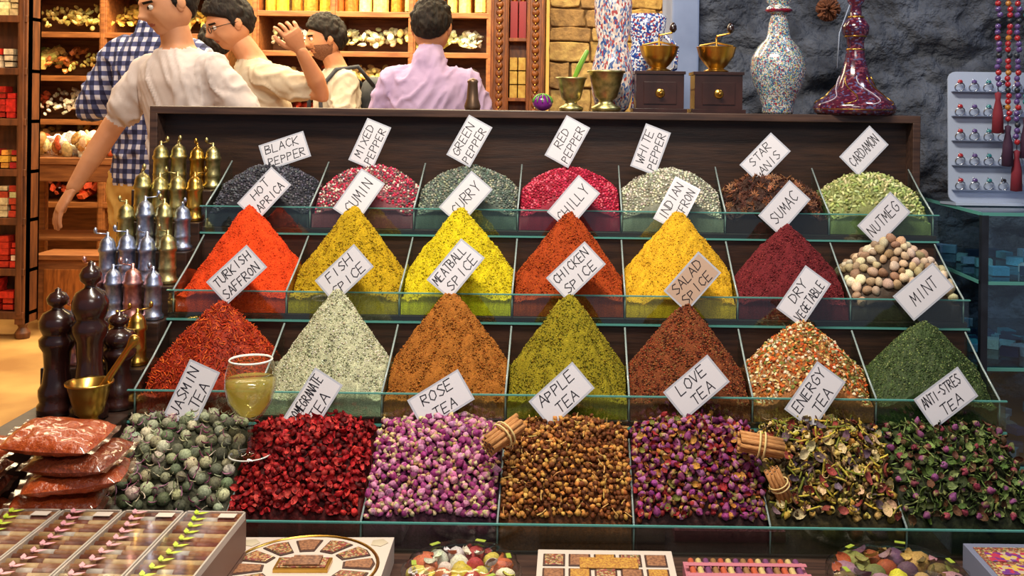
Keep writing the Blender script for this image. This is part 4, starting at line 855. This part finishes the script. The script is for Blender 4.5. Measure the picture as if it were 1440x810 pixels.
for z,rx,ry in pr:
    for j in range(20): a=2*pi*j/20; vs.append((rx*math.cos(a),.21+ry*math.sin(a),z))
fs=[(i*20+j,i*20+(j+1)%20,(i+1)*20+(j+1)%20,(i+1)*20+j) for i in range(5) for j in range(20)]+[tuple(range(20)),tuple(100+j for j in range(20))]
m.add(vs,fs,0,True,Mx)
for s in(-1,1): m.tube([(s*.10,.17,1.38),(s*.11,.08,1.48),(s*.115,-.04,1.46),(s*.12,-.125,1.36),(s*.13,-.12,1.2),(s*.15,.05,1.08),(s*.12,.16,1.05)],.012,8,M=Mx)
m.obj('dark_backpack',[pm('backpack_nylon',L(35,38,48),L(50,52,62),30,.7)])
# ---------------------------------------------------------------- lights
def area(name,loc,tgt,sx,sy,e,col):
    l=bpy.data.lights.new(name,'AREA'); l.shape='RECTANGLE'; l.size=sx; l.size_y=sy; l.energy=e; l.color=col
    o=bpy.data.objects.new(name,l); sc.collection.objects.link(o); o.location=loc; o.rotation_euler=(Vector(tgt)-Vector(loc)).to_track_quat('-Z','Y').to_euler(); return o
area('stall_strip_lamp',(-.25,1.45,2.65),(0,2.1,.8),1.0,.2,62,(1,.90,.72))
area('stall_front_lamp',(.2,.3,2.2),(0,2.0,.8),1.0,.4,13,(1,.93,.85))
area('right_cool_lamp',(1.5,2.2,2.9),(1.2,3.2,1.2),.4,.3,13,(.75,.84,1))
area('shop_ceiling_lamp',(-1.6,5.6,3.0),(-1.6,5.7,0),3.2,2.2,270,(1,.82,.50))
area('shop_front_lamp',(-1.6,3.3,2.9),(-1.5,4.6,1.1),2.4,.5,55,(1,.86,.68))
area('shop_back_lamp',(-1.8,6.6,2.9),(-1.8,7.5,1.3),3.0,.3,150,(1,.82,.46))
area('stone_wall_lamp',(.15,3.9,2.7),(.1,4.6,1.4),.4,.3,22,(1,.78,.42))
w=bpy.data.worlds.new('w'); sc.world=w; w.use_nodes=True; w.node_tree.nodes['Background'].inputs[0].default_value=(.42,.46,.6,1); w.node_tree.nodes['Background'].inputs[1].default_value=.35
cam=bpy.data.cameras.new('cam'); co=bpy.data.objects.new('camera',cam); sc.collection.objects.link(co)
cam.sensor_width=36; cam.lens=36.25; cam.shift_x=-83/1440; cam.shift_y=-255/1440; cam.clip_start=.05
co.location=(0,0,1.28); co.rotation_euler=(pi/2,-.0131,0); sc.camera=co
